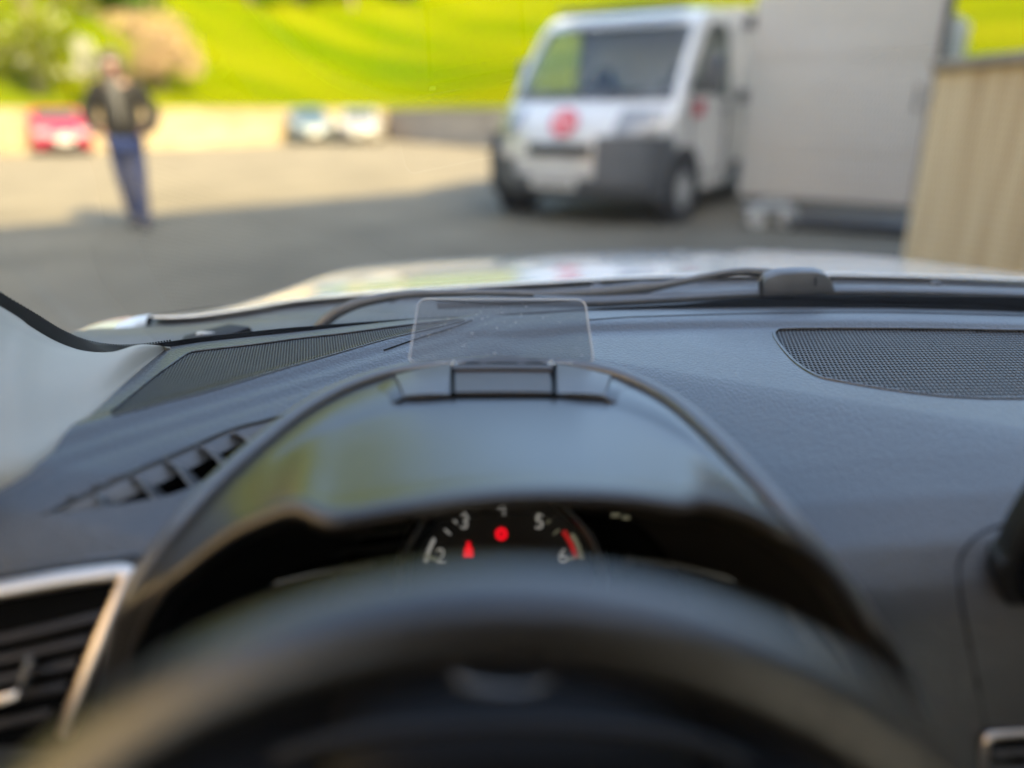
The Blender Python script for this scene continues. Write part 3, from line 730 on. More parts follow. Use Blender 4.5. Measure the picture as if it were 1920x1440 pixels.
# lower edge of the windscreen, photo points at dash height, mirrored about the centre line
edge_px = [(169, 662), (225, 666), (281, 662), (322, 655), (375, 647), (470, 637), (560, 627), (770, 604), (1104, 587), (1280, 582)]
edgeL = [at(x, y, h=-.245) for x, y in edge_px]
edgeL.append(Vector((XC, edgeL[-1].y + .004, E - .245)))
edge = edgeL + [Vector((2 * XC - p.x, p.y, p.z)) for p in reversed(edgeL[:-1])]
EX = np.array([p.x for p in edge]); EY = np.array([p.y for p in edge])
_o = np.argsort(EX); EXs, EYs = EX[_o], EY[_o]
def yfar(x): return np.interp(x, EXs, EYs)

# ---- dashboard height field (relative to the eye)
LP0 = np.array((-.345, .605)); LN = np.array((.75, -.66))
RP0 = np.array((.134, .743)); RN = np.array((-.482, -.876))
def dash_h(x, y):
    x = np.asarray(x, float); y = np.asarray(y, float)
    sl = (x - LP0[0]) * LN[0] + (y - LP0[1]) * LN[1]
    L = np.interp(sl, [-1, .010, .016, .026, .037, .05, .064, .074, .083, .10, .14, .2, .4], [0, 0, -.002, -.0050, -.004, .0020, .0030, .0072, .0076, .011, .026, .042, .06])
    L = L + .0  # drop (positive = lower)
    sr = (x - RP0[0]) * RN[0] + (y - RP0[1]) * RN[1]
    R = np.where(sr < 0, 0, np.interp(sr, [0, .02, .05, .1, .2, .35, .6], [0, .0025, .0075, .016, .031, .053, .082]))
    wgt = sm(-.13, .09, x)
    drop = (1 - wgt) * L + wgt * R
    roll = np.interp(y, [.33, .355, .375, .39, .405, .42, .435, .46, .50, .55], [.40, .26, .16, .10, .065, .041, .026, .011, .002, 0])
    # raised rear edge strip along the glass (not over the left grille)
    dy = yfar(x) - y
    strip = np.interp(dy, [-.1, .0, .035, .05, .062, .08, .2], [0, .000, .001, .003, .009, .010, .010]) * sm(-.12, .06, x)
    return -.243 - drop - roll - strip
def smooth_dash(x, y):
    e = .006
    return (dash_h(x, y) * 2 + dash_h(x + e, y) + dash_h(x - e, y) + dash_h(x, y + e) + dash_h(x, y - e)) / 6
def on_dash(px, py, off=0.0):
    d = FWD + Vector(((px - 960) / FPX, 0, 0)) + UPV * ((720 - py) / FPX)
    lo, hi = .2, 1.6
    for _ in range(40):
        mid = (lo + hi) / 2; p = d * mid
        if p.z > float(smooth_dash(p.x, p.y)): lo = mid
        else: hi = mid
    p = EYE + d * lo; p.z += off
    return p
def DP(x, y, off=0.0): return Vector((x, y, E + float(smooth_dash(x, y)) + off))

# outlines on the dash
rg_px = [(1452, 630), (1455, 620), (1475, 616), (1590, 615), (1760, 616), (1920, 619)]
rg_lo = [(1920, 747), (1830, 746), (1750, 741), (1650, 728), (1570, 714), (1530, 704), (1492, 680), (1466, 652)]
rgU = [on_dash(*p) for p in rg_px]; rgD = [on_dash(*p) for p in rg_lo]
xe = rgU[-1].x
ext = [Vector((xe + .06, rgU[-1].y - .004, 0)), Vector((xe + .13, rgU[-1].y - .016, 0)), Vector((xe + .165, rgU[-1].y - .05, 0)), Vector((xe + .14, rgD[0].y + .03, 0)), Vector((xe + .07, rgD[0].y + .004, 0))]
ext = [DP(p.x, p.y) for p in ext]
RG = crv(rgU + ext + rgD, 160, closed=True)
lg_px = [(206, 772), (240, 744), (290, 704), (337, 671), (352, 662), (375, 657), (487, 644), (560, 634), (640, 625), (747, 611), (800, 605), (870, 599)]
lg_lo = [(835, 610), (770, 625), (720, 637), (620, 666), (525, 693), (450, 716), (375, 738), (300, 757), (228, 776), (212, 777)]
LG = crv([on_dash(*p) for p in lg_px + lg_lo], 150, closed=True)
vt_px = [(70, 966), (94, 957), (160, 924), (240, 886), (330, 848), (431, 804), (490, 788), (540, 776)]
vt_lo = [(520, 800), (484, 828), (450, 852), (412, 878), (375, 904), (337, 922), (290, 934), (206, 948), (130, 958)]
VT_U = [on_dash(*p) for p in vt_px]; VT_L = [on_dash(*p) for p in vt_lo]
VT = crv(VT_U + VT_L, 120, closed=True)

# instrument hood: ridge (rear/outer) and lip (front) curves
hoodR = [(182, 1290, -.362), (205, 1190, -.322), (240, 1095, -.285), (330, 980, -.254), (420, 882, -.237), (500, 812, -.228), (570, 760, -.2215), (650, 718, -.217), (740, 690, -.2140), (850, 676, -.2125), (960, 671, -.212), (1060, 676, -.2125), (1155, 692, -.214), (1250, 735, -.2175), (1330, 800, -.2235), (1420, 893, -.234), (1500, 983, -.25), (1580, 1075, -.273), (1650, 1165, -.303), (1700, 1250, -.345), (1748, 1335, -.378)]
hoodF = [(235, 1290, -0.3560), (255, 1190, -0.3150), (305, 1090, -0.2720), (365, 1035, -0.2512), (430, 985, -0.2318), (495, 953, -0.2190), (555, 936, -0.2115), (625, 958, -0.2135), (750, 941, -0.2105), (860, 926, -0.2095), (960, 918, -0.2090), (1070, 917, -0.2090), (1180, 922, -0.2100), (1275, 933, -0.2125), (1322, 925, -0.2095), (1400, 946, -0.2140), (1480, 990, -0.2253), (1550, 1050, -0.2508), (1605, 1130, -0.2880), (1660, 1245, -0.3350), (1705, 1335, -0.3720)]
HR = [at(x, y, h=h) for x, y, h in hoodR]; HF = [at(x, y, h=h) for x, y, h in hoodF]
HRs = crv(HR, 120); HFs = crv(HF, 120)
def _outn(k):
    t = HRs[min(120, k + 1)] - HRs[max(0, k - 1)]; return Vector((-t.y, t.x, 0)).normalized()
hole_poly = [tuple((HRs[k] + _outn(k) * (.0085 * min(1, k / 14, (120 - k) / 14)))[:2]) for k in range(121)] + [(HRs[-1].x, .30), (HRs[0].x, .30)]

def inside(poly, x, y):
    px = np.array([p[0] for p in poly]); py = np.array([p[1] for p in poly]); n = len(poly)
    r = np.zeros(x.shape, bool); j = n - 1
    for i in range(n):
        c = ((py[i] > y) != (py[j] > y)) & (x < (px[j] - px[i]) * (y - py[i]) / (py[j] - py[i] + 1e-12) + px[i])
        r ^= c; j = i
    return r
def snap(poly, x, y, tol):
    P = np.array([(p[0], p[1]) for p in poly]); Q = np.roll(P, -1, axis=0)
    best = np.full(x.shape, 1e9); bx = x.copy(); by = y.copy()
    for a, b in zip(P, Q):
        d = b - a; L2 = d @ d + 1e-12
        t = np.clip(((x - a[0]) * d[0] + (y - a[1]) * d[1]) / L2, 0, 1)
        qx = a[0] + t * d[0]; qy = a[1] + t * d[1]; ds = np.hypot(x - qx, y - qy)
        c = ds < best; best = np.where(c, ds, best); bx = np.where(c, qx, bx); by = np.where(c, qy, by)
    k = best < tol
    return np.where(k, bx, x), np.where(k, by, y)

# left border of the dash against the pillar
bd_px = [(322, 655), (280, 690), (240, 727), (200, 765), (165, 797), (132, 826), (95, 855), (60, 876), (0, 895), (-90, 925)]
BL = [at(x, y, h=-.248) for x, y in bd_px]
BLx = np.array([p.x for p in BL])[::-1]; BLy = np.array([p.y for p in BL])[::-1]
NXD, NYD = 430, 210
ygrid = np.linspace(0, 1, NYD)
us = np.linspace(0, 1, NXD) ** 1.12
X = np.zeros((NYD, NXD)); Y = np.zeros((NYD, NXD))
xr = 2 * XC - np.max(BLx)
for j, v in enumerate(ygrid):
    # rows of constant fraction between front edge and glass edge
    y_guess = .335 + (0.80 - .335) * v
    xl = np.interp(y_guess, BLy, BLx) if y_guess > BLy[0] else BLx[0]
    xs_ = xl + (1.10 - xl) * us
    yf = yfar(xs_) + .005
    X[j] = xs_; Y[j] = .335 + (yf - .335) * v
for poly in (RG, LG, VT, hole_poly):
    X, Y = snap(poly, X, Y, .0020)
Z = smooth_dash(X, Y) + E
cxm = (X[:-1, :-1] + X[1:, 1:] + X[1:, :-1] + X[:-1, 1:]) / 4; cym = (Y[:-1, :-1] + Y[1:, 1:] + Y[1:, :-1] + Y[:-1, 1:]) / 4
rm = inside(RG, cxm, cym) | inside(LG, cxm, cym) | inside(VT, cxm, cym) | inside(hole_poly, cxm, cym)
m = MB(); m.v = list(map(tuple, np.stack([X, Y, Z], -1).reshape(-1, 3)))
idx = np.arange(NYD * NXD).reshape(NYD, NXD)
keep = np.argwhere(~rm)
m.f = [(int(idx[j, i]), int(idx[j, i + 1]), int(idx[j + 1, i + 1]), int(idx[j + 1, i])) for j, i in keep]
me = bpy.data.meshes.new('dashboard'); me.from_pydata(m.v, [], m.f)
bm = bmesh.new(); bm.from_mesh(me)
bmesh.ops.delete(bm, geom=[v for v in bm.verts if not v.link_faces], context='VERTS')
bm.normal_update()
bm.to_mesh(me); bm.free()
me.polygons.foreach_set('use_smooth', [True] * len(me.polygons)); me.materials.append(M['dash'])
DASH = link('dashboard', me, CAR)

# ---- perforated speaker grilles: real holes
def perforated(name, poly, pitch, hole, depth, zoff, parent, ang=0.0, sy=1.0):
    P = [(p.x, p.y) for p in poly]; xs_ = [p[0] for p in P]; ys_ = [p[1] for p in P]
    cx0, cy0 = (min(xs_) + max(xs_)) / 2, (min(ys_) + max(ys_)) / 2; ext = max(max(xs_) - min(xs_), max(ys_) - min(ys_)) * .75
    ca, sa = cos(ang), sin(ang); rowh = pitch * .866
    slit = (1, sy)
    cs = []
    n = int(ext / pitch) + 2; nr = int(ext / rowh / min(1, sy)) + 2
    A = np.arange(-n, n + 1); Bq = np.arange(-nr, nr + 1)
    AA, BB = np.meshgrid(A, Bq); lx = AA * pitch + (BB % 2) * pitch / 2; ly = BB * rowh * sy
    gx = cx0 + lx * ca - ly * sa; gy = cy0 + lx * sa + ly * ca
    ok = inside(P, gx, gy); gx, gy = gx[ok], gy[ok]
    Ro = pitch / sqrt(3); oa = np.radians(30 + 60 * np.arange(6)) + ang; ia = oa
    V_ = []; F_ = []
    hx = np.cos(oa - ang); hy = np.sin(oa - ang) * sy; hcx = hx * ca - hy * sa; hcy = hx * sa + hy * ca
    ox = gx[:, None] + Ro * hcx[None]; oy = gy[:, None] + Ro * hcy[None]
    ix = gx[:, None] + hole * hcx[None]; iy = gy[:, None] + hole * hcy[None]
    zo = smooth_dash(ox, oy) + E + zoff; zi = smooth_dash(ix, iy) + E + zoff
    N = len(gx)
    allv = np.concatenate([np.stack([ox, oy, zo], -1), np.stack([ix, iy, zi], -1), np.stack([ix, iy, zi - depth], -1)], 1)
    V_ = list(map(tuple, allv.reshape(-1, 3)))
    for c in range(N):
        b = c * 18
        for k in range(6):
            k2 = (k + 1) % 6
            F_.append((b + k, b + k2, b + 6 + k2, b + 6 + k)); F_.append((b + 6 + k, b + 6 + k2, b + 12 + k2, b + 12 + k))
    me = bpy.data.meshes.new(name); me.from_pydata(V_, [], F_); me.materials.append(M['grille'])
    return stuff(link(name, me, parent))
def backing(poly, drop, parent):
    m = MB(); c = len(m.v)
    top = [Vector((p.x, p.y, p.z - .0005)) for p in poly]; bot = [Vector((p.x, p.y, p.z - drop)) for p in poly]
    m.grid([top, bot], close_u=True); b = m.pt(sum(bot, Vector()) / len(bot)); n = len(poly)
    for k in range(n): m.f.append((c + n + k, c + n + (k + 1) % n, b))
    return m.build('grille_well', M['pit'], parent)
perforated('speaker_grille', RG, .0046, .00180, .0012, -.0012, DASH, ang=.04, sy=2.1)
backing(RG, .012, DASH)
m = MB(); m.tube(RG, .0021, 8, closed=True, flat=.8); m.build('grille_frame', M['dash'], DASH)
perforated('speaker_grille', LG, .0031, .00122, .0010, -.0010, DASH, ang=.62, sy=1.5)
backing(LG, .012, DASH)
m = MB(); m.tube(LG, .0013, 8, closed=True, flat=.8); m.build('grille_frame', M['dash'], DASH)

# ---- seam lines pressed into the dash
def seam(pts, r, mat='black', off=.0002, n=40, parent=None):
    m = MB(); m.tube([Vector((p.x, p.y, p.z + off)) for p in crv([on_dash(*q) for q in pts], n)], r, 6); return m.build('seam', M[mat], parent or DASH)
seam([(1960, 972), (1900, 980), (1850, 995), (1815, 1022), (1798, 1062), (1803, 1130), (1822, 1230), (1850, 1380)], .0011)
seam([(1104, 600), (1200, 594), (1425, 588), (1650, 586), (1920, 592)], .0006)
seam([(720, 657), (790, 633), (850, 614), (885, 601)], .0010)

# ---- side air outlet recess with five fins
ou = crv(VT_U, 40); ol = crv(list(reversed(VT_L)), 40)
ol = [ou[0]] + ol[1:-1] + [ou[-1]]
def down(p, q, f, dz):     # point between the far and near edge, sunk below the surface
    r = p.lerp(q, f); return Vector((r.x, r.y, r.z - dz))
rows = [ou, [down(a, b, .03, .003) for a, b in zip(ou, ol)], [down(a, b, .20, .0040) for a, b in zip(ou, ol)], [down(a, b, .38, .0070) for a, b in zip(ou, ol)], [down(a, b, .40, .05) for a, b in zip(ou, ol)], [down(a, b, .97, .05) for a, b in zip(ou, ol)], [down(a, b, .985, .004) for a, b in zip(ou, ol)], ol]
OUT = MB().grid(rows[:4]).build('air_outlet', M['ventplastic'], CAR)
MB().grid(rows[3:]).build('outlet_duct', M['pit'], OUT)
fin_top = [(174, 925), (242, 891), (307, 861), (369, 835), (431, 811)]
fin_bot = [(192, 950), (290, 935), (362, 914), (422, 876), (478, 837)]
for (tx, ty), (bx_, by_) in zip(fin_top, fin_bot):
    a = on_dash(tx, ty, -.0005); b = on_dash(bx_, by_, -.0010)
    dirv = (b - a); side = Vector((-dirv.y, dirv.x, 0)).normalized()
    mid = a.lerp(b, .45) + Vector((0, 0, .0045))
    m = MB()
    topl = crv([a, mid, b], 8); g = []
    for k, p in enumerate(topl):
        th = .0016 + .0006 * sin(pi * k / 8)
        g.append([p - side * .0012, p + Vector((0, 0, .0012)) + side * .0002, p + side * .0016, p + side * (.013 + .003 * k / 8) + Vector((0, 0, -.010 - .005 * k / 8)), p + side * (.011 + .003 * k / 8) + Vector((0, 0, -.016 - .005 * k / 8))])
    m.grid(g, close_u=True); m.f.append(tuple(range(5))); m.f.append(tuple(range(8 * 5, 9 * 5)))
    m.build('slat', M['ventplastic'], OUT, ang=30)

# ---- instrument hood
N = 120
sag = []
for k in range(N + 1):
    t = k / N; x = HFs[k].x
    sag.append(float(sm(-.155, -.135, x) * (1 - sm(.135, .152, x))))     # recessed middle of the cowl top
def hrow(f, dz=0.0, rec=0.0):
    return [HRs[k].lerp(HFs[k], f) + Vector((0, 0, dz - rec * sag[k])) for k in range(N + 1)]
out_n = []
for k in range(N + 1):
    a = HRs[max(0, k - 1)]; b = HRs[min(N, k + 1)]; t = (b - a); n_ = Vector((-t.y, t.x, 0)).normalized(); out_n.append(n_)
ridge_rows = []
for (o, dz) in ((.0105, -.060), (.0095, -.014), (.0088, -.005), (.0076, -.0014), (.0050, .0006), (.0, .0012), (-.0040, 0), (-.0060, -.0032), (-.0062, -.0100)):
    ridge_rows.append([HRs[k] + out_n[k] * o + Vector((0, 0, dz)) for k in range(N + 1)])
HOOD = None
ci = [HRs[k] - out_n[k] * .0056 + Vector((0, 0, -.0050)) for k in range(N + 1)]
def prow(f, rec, up_=0):
    r = []
    for k in range(N + 1):
        p = ci[k].lerp(HFs[k], f); p = p + Vector((0, 0, up_ - rec * sag[k])); r.append(p)
    return r
prow_rows = [prow(0, 0), prow(.1, .0), prow(.22, .0005), prow(.30, .0030), prow(.36, .0042), prow(.6, .0042), prow(.85, .003), prow(.96, .0015), prow(1, .0)]
lip = []
for (dy, dz) in ((-.0030, -.0012), (-.0052, -.0042), (-.0050, -.0085), (-.0020, -.0125), (.004, -.0145), (.010, -.0175), (.013, -.0185), (.018, -.0215), (.030, -.026), (.060, -.040), (.115, -.075)):
    r = []
    for k in range(N + 1):
        cxk = HFs[k].x; r.append(HFs[k] + Vector((-cxk * .18 * max(0, dy) / .06, dy, dz)))
    lip.append(r)
m = MB(); m.grid(prow_rows + lip[:6]); HOOD = m.build('instrument_hood', M['hoodplastic'], CAR, ang=60)
m = MB(); m.grid(lip[5:]); m.build('hood_lining', M['black'], HOOD, ang=60)
m = MB(); m.grid(ridge_rows); m.build('hood_ridge', M['ridge'], HOOD, ang=80)

# ---- head-up display in the hood
HUD = bpy.data.objects.new('head_up_display', None); COL.objects.link(HUD); HUD.parent = CAR
HUD.location = (0, 0, 0); HUD.matrix_parent_inverse = Matrix.Translation(-Vector(CAR.location))
def quadslab(name, pts, mat, parent, th=.003, n=8, bevel=.0008, puff=0.0):
    """pts: four corners (far-left, far-right, near-right, near-left)"""
    a, b, c, d = [Vector(p) for p in pts]
    g = []
    for j in range(5):
        f = j / 4; l = a.lerp(d, f); r = b.lerp(c, f)
        g.append([l.lerp(r, i / n) + Vector((0, 0, puff * (4 * (i / n) * (1 - i / n)) * 1.0 + puff * 1.5 * sin(pi * f))) for i in range(n + 1)])
    m = MB(); m.slab(g, (0, 0, -th)); return m.build(name, mat, parent, ang=35)
hz = -.2195
_hv = np.array([tuple(p) for r in prow_rows for p in crv(r, 240)]); _rel = _hv - np.array(tuple(EYE))
_dp = _rel @ np.array(tuple(FWD)); _hpx = 960 + FPX * _rel[:, 0] / _dp; _hpy = 720 - FPX * (_rel @ np.array(tuple(UPV))) / _dp
def at_hood(px, py, off=0.0):
    """point on the cowl top seen at a photo point"""
    d2 = (_hpx - px) ** 2 + (_hpy - py) ** 2; k = np.argsort(d2)[:4]; wq = 1 / (d2[k] + 1)
    return at(px, py, h=float((_hv[k, 2] * wq).sum() / wq.sum()) - E + off)
quadslab('bay', [at(728, 702, h=-.2215), at(1158, 702, h=-.2215), at_hood(1137, 743, .0012), at_hood(750, 744, .0012)], M['pit'], HUD, .002)
# bevelled bezel beside the bay
for bz in ([at_hood(706, 724, .0006), at(736, 703, h=-.2180), at_hood(756, 744, .0030), at_hood(733, 757, .0006)], [at_hood(1186, 722, .0006), at(1151, 703, h=-.2180), at_hood(1132, 743, .0030), at_hood(1157, 756, .0006)]):
    m = MB(); m.slab([[bz[0], bz[1]], [bz[3], bz[2]]], (0, 0, -.003)); m.build('bezel', M['hoodplastic'], HUD, bevel=.0005)
quadslab('flap', [at(741, 703, h=-.2150), at(845, 682, h=-.2130), at_hood(843, 739, .0026), at_hood(757, 742, .0026)], M['ventplastic'], HUD, .003, puff=.0010)
quadslab('flap', [at(1044, 682, h=-.2130), at(1146, 704, h=-.2150), at_hood(1133, 741, .0026), at_hood(1046, 738, .0026)], M['ventplastic'], HUD, .003, puff=.0010)
quadslab('flap', [at(851, 694, h=-.2140), at(1031, 694, h=-.2140), at_hood(1032, 735, .0024), at_hood(849, 735, .0024)], M['plastic'], HUD, .003, puff=.0004)
quadslab('flap_edge', [at(848, 683, h=-.2105), at(1036, 683, h=-.2105), at(1036, 691.5, h=-.2115), at(848, 691.5, h=-.2115)], M['plastic'], HUD, .005, puff=.0004)
for a, b in ((872, 900), (914, 970), (984, 1026)):
    m = MB(); m.tube([at(a, 681.5, h=-.2100), at((a + b) / 2, 680.5, h=-.2098), at(b, 681.2, h=-.2100)], .0007, 5); m.build('slot', M['pit'], HUD)
m = MB(); hb_ = [at(854, 681, h=-.2100), at(915, 668, h=-.2070), at(945, 665.5, h=-.2065), at(970, 666, h=-.2065), at(1028, 681, h=-.2100)]
m.prism(hb_, (0, .003, -.018)); m.build('housing', M['plastic'], HUD, bevel=.001)
# combiner glass, leaning away from the driver
cb_l, cb_r = at(766, 681, y=.632), at(1114, 682, y=.632); ct_l, ct_r = at(785, 562, y=.682), at(1097, 563, y=.682)
def cpt(u, v): 
    a = cb_l.lerp(cb_r, u); b = ct_l.lerp(ct_r, u); p = a.lerp(b, v)
    bow = .008 * (1 - (2 * u - 1) ** 2); return p + Vector((0, bow + .004 * v * (1 - v), .0016 * (1 - (2 * u - 1) ** 2) * v))
def rounded(u0, u1, v0, v1, ru, rv, n=7):
    o = []
    for cu, cv, a0 in ((u1 - ru, v1 - rv, 0), (u0 + ru, v1 - rv, 90), (u0 + ru, v0 + rv, 180), (u1 - ru, v0 + rv, 270)):
        for k in range(n + 1):
            a = radians(a0 + 90 * k / n); o.append((cu + ru * cos(a), cv + rv * sin(a)))
    return o
ring = rounded(0, 1, 0, 1, .045, .11)
# dense polygon between bottom and top outline (columns)
uu = sorted(set([round(k / 40, 5) for k in range(41)] + [round(r[0], 5) for r in ring]))
def vlim(u):
    e = min(u, 1 - u)
    if e >= .045: return 0.0
    return .11 * (1 - sqrt(max(0, 1 - ((.045 - e) / .045) ** 2)))
g = []
for j in range(9):
    g.append([cpt(u, vlim(u) + (1 - 2 * vlim(u)) * j / 8) for u in uu])
m = MB(); m.grid(g)
CG = m.build('combiner_glass', M['combiner'], HUD, ang=180)
# the polished edge of the plate
m = MB(); m.tube([cpt(u, v) for u, v in ring], .0008, 6, closed=True)
M['edgeglass'] = pmat('glass_edge', (.30, .31, .32), .2, spec=.8)
m.build('glass_edge', M['edgeglass'], CG)
for a, b in ((844, 858), (1026, 1042)):
    m = MB(); p = at((a + b) / 2, 683, y=.628); m.box(p, (.0060, .004, .0022)); m.build('bracket', M['galv'], HUD, bevel=.0012)
    m = MB(); m.box(p + Vector((0, .0, .0020)), (.0028, .0022, .0035)); m.build('bracket', M['galv'], HUD, bevel=.0008)
for a in (848, 1038):
    quadslab('gap', [at(a - 3, 688, h=-.2122), at(a + 4, 688, h=-.2122), at_hood(a + 5, 740, .0034), at_hood(a - 3, 740, .0034)], M['pit'], HUD, .002)
def toward(p, o): return p + (EYE - p).normalized() * o
# ---- instrument cluster
CL = bpy.data.objects.new('instrument_cluster', None); COL.objects.link(CL); CL.parent = CAR
CL.matrix_parent_inverse = Matrix.Translation(-Vector(CAR.location))
dc = at(941, 1084, y=.53); dt = radians(24); ex = Vector((1, 0, 0)); ez = Vector((0, sin(dt), cos(dt))); en_ = Vector((0, -cos(dt), sin(dt)))
px_m = ((dc - EYE).dot(FWD)) / FPX
def dl(ax, az, o=0.0): return dc + ex * (ax * px_m) + ez * (az * px_m / .95) + en_ * o
m = MB(); m.grid([[dl(x, z, -.006 - .00003 * abs(x)) for x in range(-620, 621, 124)] for z in range(-420, 181, 100)]); m.build('face_panel', M['pit'], CL)
m = MB(); m.prism([dl(172 * cos(2 * pi * k / 48), 160 * sin(2 * pi * k / 48), -.004) for k in range(48)], en_ * .003); DIAL = m.build('dial', M['black'], CL, smooth=False)
m = MB(); g = []
for (r, o) in ((172, -.002), (176, .012), (182, .020), (190, .0205), (198, .012), (202, -.004)):
    g.append([dl(r * cos(2 * pi * k / 64), r * .82 * sin(2 * pi * k / 64) + 6, o) for k in range(64)])
m.grid(g, close_u=True); m.build('dial_ring', M['hoodplastic'], DIAL, ang=60)
def text_mesh(name, s, size, mat, parent, origin, X_, Z_, o=.0):
    cu = bpy.data.curves.new('numeral', 'FONT'); cu.body = s; cu.size = size; cu.align_x = 'CENTER'; cu.align_y = 'CENTER'; cu.extrude = .0002
    tmp = bpy.data.objects.new('numeral', cu); COL.objects.link(tmp)
    bpy.context.view_layer.update()
    me = bpy.data.meshes.new_from_object(tmp.evaluated_get(bpy.context.evaluated_depsgraph_get()))
    bpy.data.objects.remove(tmp)
    for v in me.vertices:
        q = v.co.copy(); v.co = origin + X_ * q.x + Z_ * q.y + X_.cross(Z_) * q.z
    me.materials.clear(); me.materials.append(mat)
    return link(name, me, parent)
for i, s in enumerate('234567'):
    a = radians(90 + 35.7 * (2 - i)); rr = 121
    text_mesh('numeral', s, 38 * px_m, M['white_print'], DIAL, dl(rr * cos(a), rr * sin(a), .0004), ex, ez)
def bar(r0, r1, a0, a1, mat, name, o=.0003, n=8):
    m = MB(); g = [[dl(r * cos(radians(a0 + (a1 - a0) * k / n)), r * .95 * sin(radians(a0 + (a1 - a0) * k / n)), o) for k in range(n + 1)] for r in (r0, r1)]
    m.slab(g, en_ * -.0006); return m.build(name, M[mat], DIAL, smooth=False)
bar(143, 150, 168, 150, 'white_print', 'scale_arc'); bar(140, 149, 37, 15, 'red_print', 'red_zone'); bar(151, 159, 32, 13, 'dim_print', 'scale_arc')
for i in range(19):
    a = 180 - i * 10
    if a < 40 or a > 145 or 60 < a < 120: continue
    bar(132 if i % 2 else 126, 141, a - .7, a + .7, 'white_print' if a > 90 else 'dim_print', 'tick', n=1)
bar(124, 152, 17.4, 14.6, 'dim_print', 'tick', n=1); bar(124, 152, 165.4, 162.6, 'dim_print', 'tick', n=1)
# warning lamps: seat belt figure and round brake sign
m = MB(); m.prism([dl(-63 + dx, 51 + dz, .0006) for dx, dz in ((-9, -13), (9, -13), (8, 2), (4, 6), (4, 13), (-3, 13), (-3, 6), (-7, 2))], en_ * .0004); m.build('seat_belt_lamp', M['red_lamp'], DIAL, smooth=False)
m = MB(); g = []
for r in (4.5, 11.5): g.append([dl(-1 + r * cos(2 * pi * k / 20), 78 + r * sin(2 * pi * k / 20), .0006) for k in range(20)])
m.grid(g, close_u=True); BRK = m.build('brake_lamp', M['red_lamp'], DIAL, smooth=False)
m = MB(); m.prism([dl(-1 + dx, 78 + dz, .0007) for dx, dz in ((-3, -1.4), (3, -1.4), (3, 1.4), (-3, 1.4))], en_ * .0003); m.build('lamp_bar', M['red_lamp'], BRK, smooth=False)
# side displays with faint segments, and the bright trim lines under them
for k, (x, z, wd, hh) in enumerate([(212, 112, 16, 7), (232, 108, 14, 7), (250, 112, 10, 8), (266, 108, 16, 6)]):
    m = MB(); m.prism([dl(x - wd / 2, z - hh / 2, .004), dl(x + wd / 2, z - hh / 2, .004), dl(x + wd / 2 + 2, z + hh / 2, .004), dl(x - wd / 2 + 2, z + hh / 2, .004)], en_ * .0006); m.build('display_segment', M['dim_print'], CL, smooth=False)
M['trimline'] = pmat('bright_trim', (.12, .115, .11), .35, metal=.9)
m = MB(); m.tube(crv([at(428, 1150, y=.455), at(440, 1122, y=.455), at(480, 1104, y=.458), at(590, 1075, y=.463), at(700, 1058, y=.468)], 30), .0016, 8); m.build('trim_line', M['trimline'], CL)
m = MB(); m.tube(crv([at(1180, 1047, y=.468), at(1260, 1058, y=.465), at(1350, 1080, y=.46), at(1420, 1108, y=.455), at(1435, 1130, y=.455)], 30), .0016, 8); m.build('trim_line', M['trimline'], CL)
m = MB(); m.box(at(1178, 1052, y=.466), (.006, .006, .008)); m.build('reset_knob', M['trimline'], CL, bevel=.0015)
# moulded ribs on the left inner wall
for k, (p0, p1, p2) in enumerate([((520, 1052), (640, 1012), (770, 992)), ((500, 1072), (640, 1036), (760, 1020)), ((560, 1020), (660, 992), (760, 978))]):
    m = MB(); m.tube(crv([at(*p0, y=.478), at(*p1, y=.492), at(*p2, y=.506)], 20), .0026, 8, flat=.6); m.build('inner_rib', M['hoodplastic'], CL)
m = MB(); m.grid([[Vector((x, y, E - .40 + (.02 if abs(x) > .2 else 0))) for x in (-.26, -.2, 0, .2, .26)] for y in (.30, .45, .62)]); m.build('housing_floor', M['black'], CL)

# ---- steering wheel
SWT = radians(24); se = Vector((0, sin(SWT), cos(SWT))); sn = Vector((0, -cos(SWT), sin(SWT)))
Rw, rt = .201, .0182
top = at(948, 1160, y=.200); swc = top - se * Rw
SW = bpy.data.objects.new('steering_wheel', None); COL.objects.link(SW); SW.parent = CAR
SW.matrix_parent_inverse = Matrix.Translation(-Vector(CAR.location))
def swp(a, r=Rw, o=0.0): return swc + Vector((1, 0, 0)) * (r * cos(a)) + se * (r * sin(a)) + sn * o
m = MB(); g = []
for k in range(128):
    a = 2 * pi * k / 128; c = swp(a); rad = (c - swc).normalized(); ring_ = []
    grip = 1 + .10 * (math.exp(-((a - radians(35)) / .22) ** 2) + math.exp(-((a - radians(145)) / .22) ** 2))
    for j in range(20):
        b = 2 * pi * j / 20
        ring_.append(c + rad * (rt * .94 * grip * cos(b)) + sn * (rt * 1.06 * grip * sin(b)))
    g.append(ring_)
m.grid(g, close_u=True, close_v=True); m.build('rim', M['wheel'], SW, ang=180)
for sgn in (-1, 1):
    m = MB(); rows = []
    for r, wz, o in ((.06, .045, .028), (.10, .030, .026), (.14, .024, .018), (.178, .020, .004)):
        rows.append([swc + Vector((sgn * r, 0, 0)) + se * (wz * cos(t) - .02) + sn * (o - .012 + .010 * sin(t)) for t in np.linspace(0, 2 * pi, 13)[:-1]])
    m.grid(rows, close_u=True); m.build('spoke', M['hub'], SW, ang=60)
    m = MB(); m.tube([swc + Vector((sgn * r, 0, 0)) + se * z + sn * o for r, z, o in ((.075, -.045, .022), (.11, -.035, .024), (.15, -.03, .014))], .004, 8); m.build('spoke_trim', M['chrome'], SW)
m = MB(); rows = []
